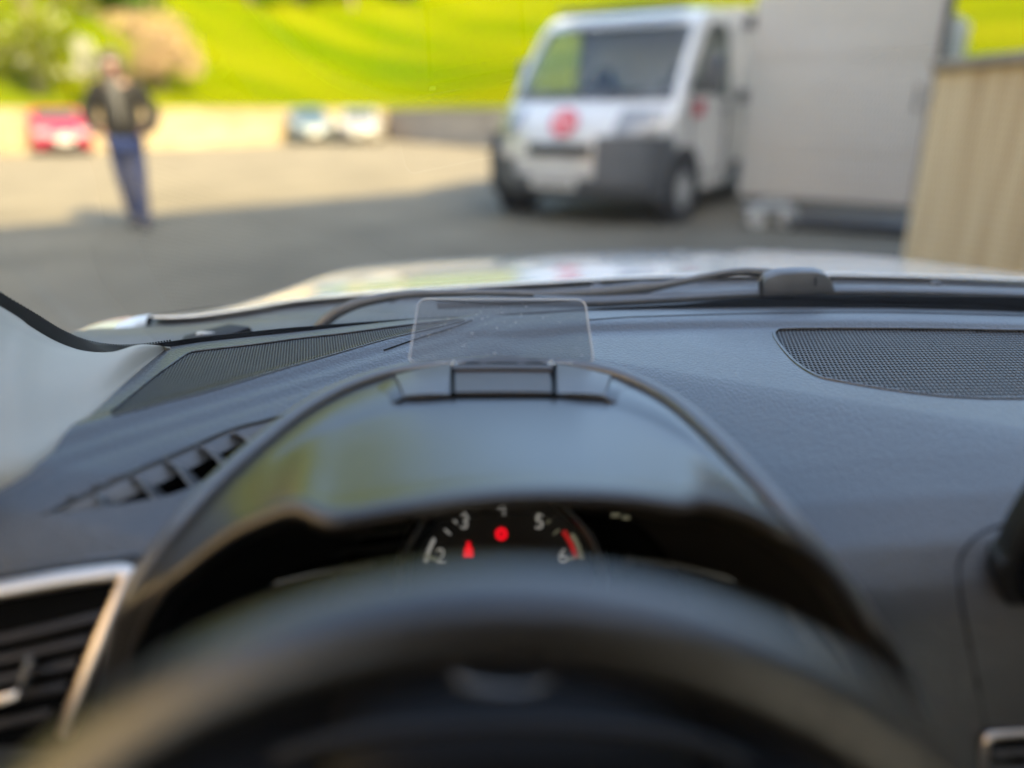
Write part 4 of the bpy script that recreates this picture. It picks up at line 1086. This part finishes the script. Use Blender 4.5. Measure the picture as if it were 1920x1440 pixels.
for r, wz, o in ((.02, -.06, .022), (.022, -.10, .018), (.018, -.15, .006), (.016, -.18, 0)):
    rows.append([swc + Vector((r * cos(t), 0, 0)) + se * wz + sn * (o + .006 * sin(t)) for t in np.linspace(0, 2 * pi, 13)[:-1]])
m.grid(rows, close_u=True); m.build('spoke', M['hub'], SW, ang=60)
m = MB(); g = []
for r, o in ((.0005, .052), (.03, .051), (.055, .046), (.072, .034), (.076, .018), (.070, .002)):
    g.append([swc + Vector((r * 1.08 * cos(2 * pi * k / 40), 0, 0)) + se * (r * .92 * sin(2 * pi * k / 40) - .005) + sn * o for k in range(40)])
m.grid(g, close_u=True); AIR = m.build('airbag_cover', M['hub'], SW, ang=70)
m = MB(); m.tube([swc + Vector((.022 * cos(2 * pi * k / 30), 0, 0)) + se * (.018 * sin(2 * pi * k / 30)) + sn * .0525 for k in range(30)], .002, 8, closed=True); m.build('emblem_ring', M['chrome'], AIR)
# steering column shroud behind the wheel, with a metal strip modelled as a glint
m = MB(); rows = []
for y_, wz, zt in ((.275, .105, -.305), (.29, .112, -.292), (.32, .115, -.286), (.37, .115, -.30), (.44, .115, -.33)):
    rows.append([Vector((-.0 + wz * cos(t) * 1.0, y_, E + zt - .10 + .10 * (max(0, sin(t)) ** .55 if sin(t) > 0 else -.0)  )) for t in np.linspace(pi, 0, 25)])
m.grid(rows); COLM = m.build('column_shroud', M['hub'], CAR, ang=60)
m = MB(); m.tube(crv([at(x, y, y=.268) for x, y in ((520, 1425), (620, 1392), (760, 1368), (960, 1360), (1150, 1366), (1290, 1388), (1400, 1430))], 40), .0042, 8); m.build('shroud_edge', M['black'], COLM)
m = MB(); sm_ = crv([at(852, 1272, y=.262), at(880, 1286, y=.260), at(945, 1296, y=.258), at(1000, 1292, y=.258), at(1030, 1276, y=.260)], 24)
m.tube(sm_, [.0008 + .0014 * sin(pi * min(1, (k + 6) / 30)) for k in range(25)], 8); m.build('shroud_glint', M['trimline'], COLM)

# ---- air vent with satin frame at the driver's side
VN = bpy.data.objects.new('air_vent', None); COL.objects.link(VN); VN.parent = CAR
VN.matrix_parent_inverse = Matrix.Translation(-Vector(CAR.location))
def dv_(px, py, o=.0): return toward(on_dash(px, py), o)
m = MB(); g = [[dv_(x + (1080 - y) * .43 * (1 if x > 0 else .2), y, .002) for x in (-230, -150, -75, 0, 75, 150, 245)] for y in (1085, 1140, 1200, 1260, 1330, 1400)]
m.grid(g); m.build('vent_well', M['pit'], VN)
fo = [(-240, 1130), (-120, 1122), (0, 1106), (120, 1086), (205, 1075), (232, 1074), (240, 1084), (222, 1128), (195, 1190), (170, 1250), (145, 1312), (120, 1372)]
m = MB(); pts = crv([dv_(x, y, .012) for x, y in fo], 70)
m.tube(pts, .0062, 10, flat=.8, upv=(0, -.7, .7)); m.build('frame', M['chrome'], VN, ang=70)
for sl in ([(-220, 1246), (0, 1202), (186, 1158)], [(-220, 1284), (0, 1240), (163, 1203)], [(-220, 1322), (0, 1278), (142, 1246)], [(-220, 1356), (0, 1314), (120, 1290)], [(-220, 1398), (0, 1360), (90, 1340)]):
    a = crv([dv_(x, y, .009) for x, y in sl], 16); m = MB(); g = []
    for p in a:
        g.append([p, p + Vector((0, .003, .0014)), p + Vector((0, .022, -.002)), p + Vector((0, .022, -.012)), p + Vector((0, .0055, -.0088))])
    m.grid(g, close_u=True); m.f.append(tuple(range(5))); m.f.append(tuple(range(16 * 5, 17 * 5))); m.build('slat', M['plastic'], VN, ang=30)
m = MB(); m.tube([dv_(58, 1232, .012), dv_(52, 1262, .014), dv_(40, 1292, .013)], [.0030, .0036, .0030], 8); TAB = m.build('vane_tab', M['ventplastic'], VN)
m = MB(); m.slab([[dv_(-60, 1318, .015), dv_(0, 1304, .016), dv_(34, 1294, .016)], [dv_(-60, 1336, .016), dv_(0, 1322, .017), dv_(30, 1312, .017)]], (0, .004, -.001)); m.build('tab_trim', M['chrome'], TAB, bevel=.0008)
# satin line along the dash edge above the vent
m = MB(); m.tube(crv([dv_(-200, 1104, .003), dv_(0, 1076, .003), dv_(120, 1058, .003), dv_(225, 1045, .003), dv_(262, 1040, .002)], 40), .0028, 8, flat=.7); m.build('dash_edge_bead', M['dash'], DASH)

# ---- centre display standing on the dash, and the corner of the centre vent
DS = bpy.data.objects.new('centre_display', None); COL.objects.link(DS); DS.parent = CAR
DS.matrix_parent_inverse = Matrix.Translation(-Vector(CAR.location))
dsp = crv([at(x, y, y=.425) for x, y in ((2010, 850), (1921, 984), (1890, 1048), (1874, 1064), (1870, 1092), (1880, 1126), (1906, 1166), (1945, 1206))], 40) + [at(x, y, y=.425) for x, y in ((2470, 1222), (2490, 1205), (2545, 880), (2535, 862))]
m = MB(); m.prism(dsp, (0.004, .022, .004)); BODY = m.build('housing', M['black'], DS, bevel=.003)
scr = [at(x, y, y=.4225) for x, y in ((2030, 870), (1940, 1000), (1906, 1070), (1910, 1110), (1960, 1180), (2455, 1195), (2515, 885))]
m = MB(); m.prism(scr, (0, .001, 0)); m.build('screen', M['gloss'], BODY, smooth=False)
c0 = at(2200, 1150, y=.45)
m = MB(); m.tube([c0 + Vector((0, .01, -.09)), c0 + Vector((0, .01, 0))], .025, 14, flat=.6); m.build('stand', M['black'], DS)
m = MB(); m.tube(crv([dv_(1846, 1440, .006), dv_(1846, 1400, .006), dv_(1852, 1384, .006), dv_(1870, 1378, .006), dv_(1960, 1374, .006), dv_(2060, 1376, .006)], 40), .0030, 10); CV = m.build('centre_vent_frame', M['chrome'], CAR)
m = MB(); m.grid([[dv_(x, y, .003) for x in (1858, 1900, 1960, 2060)] for y in (1388, 1420, 1470)]); m.build('vent_well', M['pit'], CV)
for yy in (1412, 1446):
    m = MB(); m.tube([dv_(1862, yy, .004), dv_(1950, yy - 4, .004), dv_(2050, yy - 4, .004)], .003, 8); m.build('slat', M['plastic'], CV)

# ---- windscreen pillar trim (driver's side and its mirror twin)
pA = [Vector((-.44, .05, E + .31)), Vector((-.47, .30, E + .115)), Vector((-.484, .50, E - .04)), at(0, 574, x=-.490), at(60, 614, x=-.484), at(112, 643, x=-.474), at(169, 661, h=-.243), at(225, 665, h=-.243), at(281, 661, h=-.243), at(322, 656, h=-.244)]
pB = [Vector((-.52, .08, E + .27)), Vector((-.52, .26, E + .06)), at(-150, 940, h=-.249), at(-40, 905, h=-.249), at(45, 884, h=-.249), at(100, 853, h=-.249), at(165, 798, h=-.249), at(205, 761, h=-.249), at(260, 709, h=-.249), at(318, 659, h=-.249)]
rows = [pA]
for f, o in ((.12, .010), (.35, .020), (.62, .020), (.85, .010)):
    rows.append([a.lerp(b, f) + Vector((.0, -.35 * o, 1.0 * o)) * (1 if i > 2 else .6) * min(1, (a - b).length / .06) for i, (a, b) in enumerate(zip(pA, pB))])
rows.append([p + Vector((0, 0, -.002)) for p in pB]); rows.append([p + Vector((-.01, 0, -.05)) for p in pB])
m = MB(); m.grid(loft(rows, 60, 24)); m.build('pillar_trim', M['pillar'], CAR, ang=180)
m = MB(); m.grid(loft([[Vector((2 * XC - p.x, p.y, p.z)) for p in r] for r in rows], 60, 24)); m.build('pillar_trim', M['pillar'], CAR, ang=180)

# ---- windscreen: pane, black border, border dots
wl_b = [Vector((-.535, .705, E - .238))] + [Vector((p.x, p.y + .004, p.z - .006)) for p in edge] + [Vector((2 * XC + .535, .705, E - .238))]
wl_t = [Vector((XC + (p.x - XC) * .93, .075 - .06 * ((p.x - XC) / .9) ** 2, E + .325)) for p in wl_b]
def wmid(a, b, f): 
    q = a.lerp(b, f); return q + Vector((0, .025, .035)) * (4 * f * (1 - f)) * .5
m = MB(); m.grid(loft([wl_b, [wmid(a, b, .33) for a, b in zip(wl_b, wl_t)], [wmid(a, b, .66) for a, b in zip(wl_b, wl_t)], wl_t], 60, 24))
WS = m.build('windscreen', M['glass'], CAR, ang=180)
fl = [(-90, 512), (0, 576), (60, 616), (112, 645), (169, 663), (225, 667), (281, 663), (322, 657), (375, 648), (470, 638), (560, 628), (770, 606), (940, 596), (1104, 589), (1280, 584), (1425, 580), (1650, 579), (1920, 585), (2100, 594)]
fu = [(-90, 486), (0, 551), (67, 591), (118, 622), (165, 641), (215, 649), (265, 648), (319, 641), (375, 633), (460, 624), (560, 614), (766, 599), (940, 590), (1104, 580), (1280, 571), (1425, 560), (1650, 556), (1920, 558), (2100, 566)]
FL, FU = [], []
for i, ((a, b), (c, d)) in enumerate(zip(fl, fu)):
    if a <= 60: p = at(a, b, x=-.494 if a < 60 else -.487)
    elif a == 112: p = at(a, b, x=-.477)
    else: p = at(a, b, h=-.247)
    q = at(c, d, y=p.y + .004); FL.append(p); FU.append(q)
for p, q in reversed(list(zip(FL, FU))[1:]):
    if 2 * XC - p.x > FL[-1].x + .04: FL.append(Vector((2 * XC - p.x, p.y, p.z))); FU.append(Vector((2 * XC - q.x, q.y, q.z)))
m = MB(); m.slab(loft([FU, FL], 130, 2), (0, .003, 0)); m.build('border_band', M['frit'], WS, ang=60)
m = MB()
for k, p in enumerate(crv(FU[1:8], 62)):
    for o in (0, ):
        q = p + Vector((0, 0, .0016)); b = len(m.v)
        for j in range(6): m.v.append(tuple(q + Vector((.0011 * cos(j * pi / 3), 0, .0011 * sin(j * pi / 3)))))
        m.f.append(tuple(range(b, b + 6)))
o = m.build('border_dots', M['frit'], WS, smooth=False); stuff(o)

# ---- bonnet, wing, scuttle
BEp = [(286, 594, -.300), (330, 594, -.298), (380, 590, -.296), (470, 577, -.290), (560, 562, -.284), (720, 548, -.276), (785, 543, -.273), (1010, 529, -.267), (1200, 519, -.263), (1400, 514, -.262), (1567, 514, -.262), (1920, 524, -.266)]
BE = [at(x, y, h=h) for x, y, h in BEp] + [Vector((1.10, 1.16, E - .275)), Vector((1.27, 1.09, E - .30))]
nB = len(BE)
def bfwd(dy, dz):
    r = []
    for i, p in enumerate(BE):
        side = max(0, 1 - i / 3.0); sideR = max(0, 1 - (nB - 1 - i) / 2.0); s = max(side, sideR)
        r.append(p + Vector((.16 * dy * side - .16 * dy * sideR, dy, dz - .05 * s * min(1, dy / .5))))
    return r
rows = [[p + Vector((0, .03, -.008)) for p in BE], [p + Vector((0, .012, -.005)) for p in BE], [p + Vector((0, .001, -.003)) for p in BE], [p + Vector((0, .003, .0005)) for p in BE], bfwd(.05, -.004), bfwd(.25, -.0225), bfwd(.5, -.052), bfwd(.8, -.105), bfwd(1.05, -.22), bfwd(1.12, -.40)]
m = MB(); m.grid(loft(rows, 90, 50)); BON = m.build('bonnet', M['paint'], CAR, ang=180)
m = MB(); m.tube([p + Vector((0, .045, -.022)) for p in crv(BE, 60)], .008, 8); m.build('bonnet_seal', M['rubber'], BON)
gpz = [BE[0] + Vector(v) for v in ((.004, -.035, -.022), (-.002, -.012, -.008), (-.004, .004, -.003), (.004, .05, -.012), (.03, .25, -.05))]
m = MB(); m.tube(crv(gpz, 24), .0042, 8); m.build('shut_gap', M['pit'], BON)
for sgn in (0, 1):
    fx = lambda p: p if not sgn else Vector((2 * XC + .01 - p.x, p.y, p.z))
    U_ = [Vector((-.60, .80, E - .275)), at(120, 652, h=-.303), at(190, 623, h=-.300), at(272, 591, h=-.306), at(272, 591, h=-.306) + Vector((.02, .30, -.09)), at(272, 591, h=-.306) + Vector((.05, .75, -.20)), at(272, 591, h=-.306) + Vector((.10, 1.1, -.36))]
    rows = [[p + Vector((.055, -.01, -.055)) for p in U_], [p + Vector((.020, -.004, -.018)) for p in U_], [p + Vector((.010, -.002, -.002)) for p in U_], U_, [p + Vector((-.06, 0, -.012)) for p in U_], [p + Vector((-.16, 0, -.07)) for p in U_], [p + Vector((-.22, 0, -.25)) for p in U_], [p + Vector((-.23, 0, -.55)) for p in U_]]
    rows = [[fx(p) for p in r] for r in rows]
    m = MB(); m.grid(loft(rows, 30, 40)); m.build('wing', M['paint'], CAR, ang=180)
def be_y(x): 
    bx = [p.x for p in BE]; return float(np.interp(x, bx, [p.y for p in BE])), float(np.interp(x, bx, [p.z for p in BE]))
xs_ = np.linspace(-.60, 1.32, 70); rows = [[], [], [], [], [], []]
for x in xs_:
    yb, zb = be_y(x); ye = float(yfar(x))
    rows[0].append(Vector((x, ye + .012, E - .262))); rows[1].append(Vector((x, ye + .03, E - .278))); rows[2].append(Vector((x, ye + (yb - ye) * .42, E - .290)))
    rows[3].append(Vector((x, ye + (yb - ye) * .62, E - .286))); rows[4].append(Vector((x, ye + (yb - ye) * .97, zb - .011))); rows[5].append(Vector((x, yb + .03, zb - .012)))
m = MB(); m.grid(loft(rows, 90, 20)); COWL = m.build('scuttle_panel', M['cowl'], CAR, ang=180)
# moulded bars, bolts and a corner bracket on the scuttle
for k in range(46):
    x = -.40 + k * .0125
    if x > .02: break
    yb, zb = be_y(x); ye = float(yfar(x))
    m = MB(); a = Vector((x, ye + (yb - ye) * .50, E - .286)); b = Vector((x + .006, ye + (yb - ye) * .92, zb - .022)); m.tube([a, a.lerp(b, .5) + Vector((0, 0, .002)), b], .0022, 6); m.build('bar', M['cowl'], COWL)
for px, py in ((1119, 540), (985, 556), (735, 560), (1755, 536)):
    p = at(px, py, y=1.10); m = disc(p, (0, -.5, .85), .009, .004, 16); bo = m.build('bolt', M['cowl'], COWL, bevel=.001)
    m = disc(p + Vector((0, -.002, .0035)), (0, -.5, .85), .0045, .003, 6); m.build('bolt_head', M['wiper'], bo, smooth=False)
m = MB(); p = at(395, 628, y=.97); m.box(p, (.036, .014, .009), Matrix.Rotation(.25, 3, 'Z')); br_ = m.build('corner_clip', M['plate'], COWL, bevel=.002)
for dx in (-.008, .006):
    m = MB(); m.box(p + Vector((dx, -.0105, .001)), (.004, .001, .007)); m.build('mark', M['blackprint'], br_, smooth=False)
m = MB(); m.prism([at(330, 648, y=.93), at(420, 632, y=.95), at(470, 612, y=.98), at(430, 606, y=1.0), at(345, 628, y=.96)], (0, .02, -.02)); m.build('hinge_cover', M['rubber'], COWL, bevel=.003)

# ---- wipers
def wiper(arm, armr, blade, bladeh, conn, ya, yb, yc):
    W = bpy.data.objects.new('wiper', None); COL.objects.link(W); W.parent = CAR
    W.matrix_parent_inverse = Matrix.Translation(-Vector(CAR.location))
    n = 50
    m = MB(); m.tube(crv([at(x, y, y=ya) for x, y in arm], n), [float(np.interp(k / n, np.linspace(0, 1, len(armr)), armr)) for k in range(n + 1)], 10, flat=1.0, upv=(0, 1, 0)); m.build('arm', M['wiper'], W, ang=70)
    if blade:
        c = crv([at(x, y, y=yb) for x, y in blade], 60); g = []
        for p in c:
            h = bladeh
            g.append([p + Vector((0, a * .011, b * h)) for a, b in ((-1, -.8), (-1.05, .1), (-.4, .8), (.2, 1.0), (.9, .5), (1, -.8))])
        m = MB(); m.grid(g, close_u=True); m.f.append(tuple(range(6))); m.f.append(tuple(range(60 * 6, 61 * 6))); BL_ = m.build('blade', M['wiper'], W, ang=35)
        m = MB(); m.tube([p + Vector((0, 0, -bladeh * 1.35)) for p in c], .003, 6); m.build('rubber_edge', M['rubber'], BL_)
    if conn:
        m = MB(); m.prism([at(x, y, y=yc) for x, y in conn], (0, .022, .004)); CN = m.build('connector', M['wiper'], W, bevel=.0025)
        m = MB(); m.prism([at(x, y, y=yc - .0015) for x, y in ((1528, 520), (1531, 520), (1531, 536), (1528, 536))], (0, .001, 0)); m.build('latch_line', M['rubber'], CN, smooth=False)
        m = MB(); m.prism([at(x, y, y=yc - .0015) for x, y in ((1424, 530), (1430, 522), (1431, 556), (1426, 556))], (0, .004, 0)); m.build('latch_line', M['rubber'], CN, smooth=False)
    return W
wiper([(960, 553), (1050, 551), (1130, 547), (1200, 540), (1235, 536), (1300, 523), (1345, 514), (1390, 508.5), (1440, 511), (1480, 516)], [.004, .007, .009, .010, .007, .005, .0045, .0048, .006, .006],
      [(820, 566), (980, 562), (1104, 563), (1200, 559), (1330, 552), (1430, 547), (1567, 543), (1750, 545), (1960, 552)], .0055,
      [(1430, 554), (1429, 535), (1438, 522), (1462, 514), (1500, 511), (1532, 511), (1550, 516), (1562, 530), (1567, 548)], 1.035, 1.015, 1.000)
wiper([(590, 625), (606, 606), (632, 586), (668, 570), (715, 559), (780, 551), (900, 549), (1000, 551)], [.008, .008, .008, .0075, .007, .0055, .005, .005], None, 0, None, 1.00, 1, 1)

# ---- cabin shell: roof, doors, rear, floor
def cab_box(name, c, s, mat, bevel=.02): m = MB(); m.box(c, s); return m.build(name, mat, CAR, bevel=bevel)
m = MB(); rt_ = [[Vector((XC + u * .80 * (1 - .05 * v), .06 - v * 2.0 - .04 * u * u, E + .335 + .05 * (1 - u * u) * sin(pi * (.25 + .6 * v)) - .05 * v * v)) for u in np.linspace(-1, 1, 15)] for v in np.linspace(0, 1, 12)]
m.slab(rt_, (0, 0, -.03)); m.build('headliner', M['headliner'], CAR, ang=60)
m = MB(); m.slab([[p + Vector((0, 0, .018)) for p in r] for r in rt_], (0, 0, -.012)); m.build('roof', M['paint'], CAR, ang=60)
M['doortrim'] = pmat('door_trim', (.03, .03, .032), .5, bump=('leather', 250, .4))
for s in (-1, 1):
    xd = XC + s * .93
    cab_box('door', (xd, -.35, E - .60), (.10, 1.75, .62), M['doortrim'], .03)
    cab_box('door_skin', (xd + s * .075, -.35, E - .62), (.045, 1.80, .60), M['paint'], .015)
    m = MB(); m.tube([Vector((XC + s * .87, -.45, E - .29)), Vector((XC + s * .80, -.50, E + .32))], .045, 10); m.build('side_pillar', M['headliner'], CAR)
    m = MB(); m.tube([Vector((XC + s * .86, -1.25, E - .29)), Vector((XC + s * .76, -1.75, E + .25))], .06, 10); m.build('side_pillar', M['headliner'], CAR)
    m = MB(); m.grid([[Vector((XC + s * .90, y, E - .29)), Vector((XC + s * .81, y2, E + .30))] for y, y2 in ((.48, .02), (.1, -.1), (-.45, -.5), (-1.25, -1.6))]); m.build('side_window', M['pane'], CAR, ang=180)
    for yy in (1.62, -.95):
        wheel(CAR, XC + s * .80, yy, .32, .21, s)
cab_box('tailgate', (XC, -1.95, E - .55), (1.7, .14, .6), M['paint'], .04)
m = MB(); m.grid([[Vector((XC - .72, -1.9, E - .26)), Vector((XC + .72, -1.9, E - .26))], [Vector((XC - .62, -1.72, E + .27)), Vector((XC + .62, -1.72, E + .27))]]); m.build('rear_window', M['pane'], CAR)
cab_box('floor_pan', (XC, -.3, E - .93), (1.72, 3.2, .06), M['black'], .01)
cab_box('bulkhead', (XC, .66, E - .62), (1.70, .06, .60), M['black'], .01)
m = MB(); m.grid([[Vector((x, .337, E - .62)), Vector((x, .336, E - .70)), Vector((x, .42, E - .84))] for x in (-.42, .36, 1.14)]); m.build('lower_dash', M['plastic'], CAR)
m = MB(); m.box((XC, 2.22, E - .72), (1.55, .12, .42)); m.build('front_bumper', M['paint'], CAR, bevel=.05, bseg=3)

# front seats (behind the camera)
M['seat'] = pmat('seat_cloth', (.02, .02, .022), .85, bump=('noise', 300, .4))
for sx_ in (0.0, 2 * XC):
    m = MB(); g = []
    for z_, yb_, hw_, th_ in ((-.62, -.24, .23, .06), (-.45, -.27, .25, .07), (-.25, -.33, .25, .075), (-.05, -.38, .22, .06), (.0, -.40, .17, .045)):
        g.append([Vector((sx_ + hw_ * cos(t) * (1 - .15 * abs(sin(t))), yb_ - .03 + th_ * sin(t), E + z_)) for t in np.linspace(0, 2 * pi, 25)[:-1]])
    m.grid(g, close_u=True); m.f.append(tuple(range(24))); m.f.append(tuple(range(96, 120))); SE = m.build('seat', M['seat'], CAR, ang=60)
    m = MB(); m.box((sx_, .02 - .06, E - .66), (.50, .50, .16)); m.build('seat_cushion', M['seat'], SE, bevel=.05, bseg=3)
    m = MB(); m.box((sx_, -.43, E + .12), (.27, .10, .18)); m.build('headrest', M['seat'], SE, bevel=.04, bseg=3)
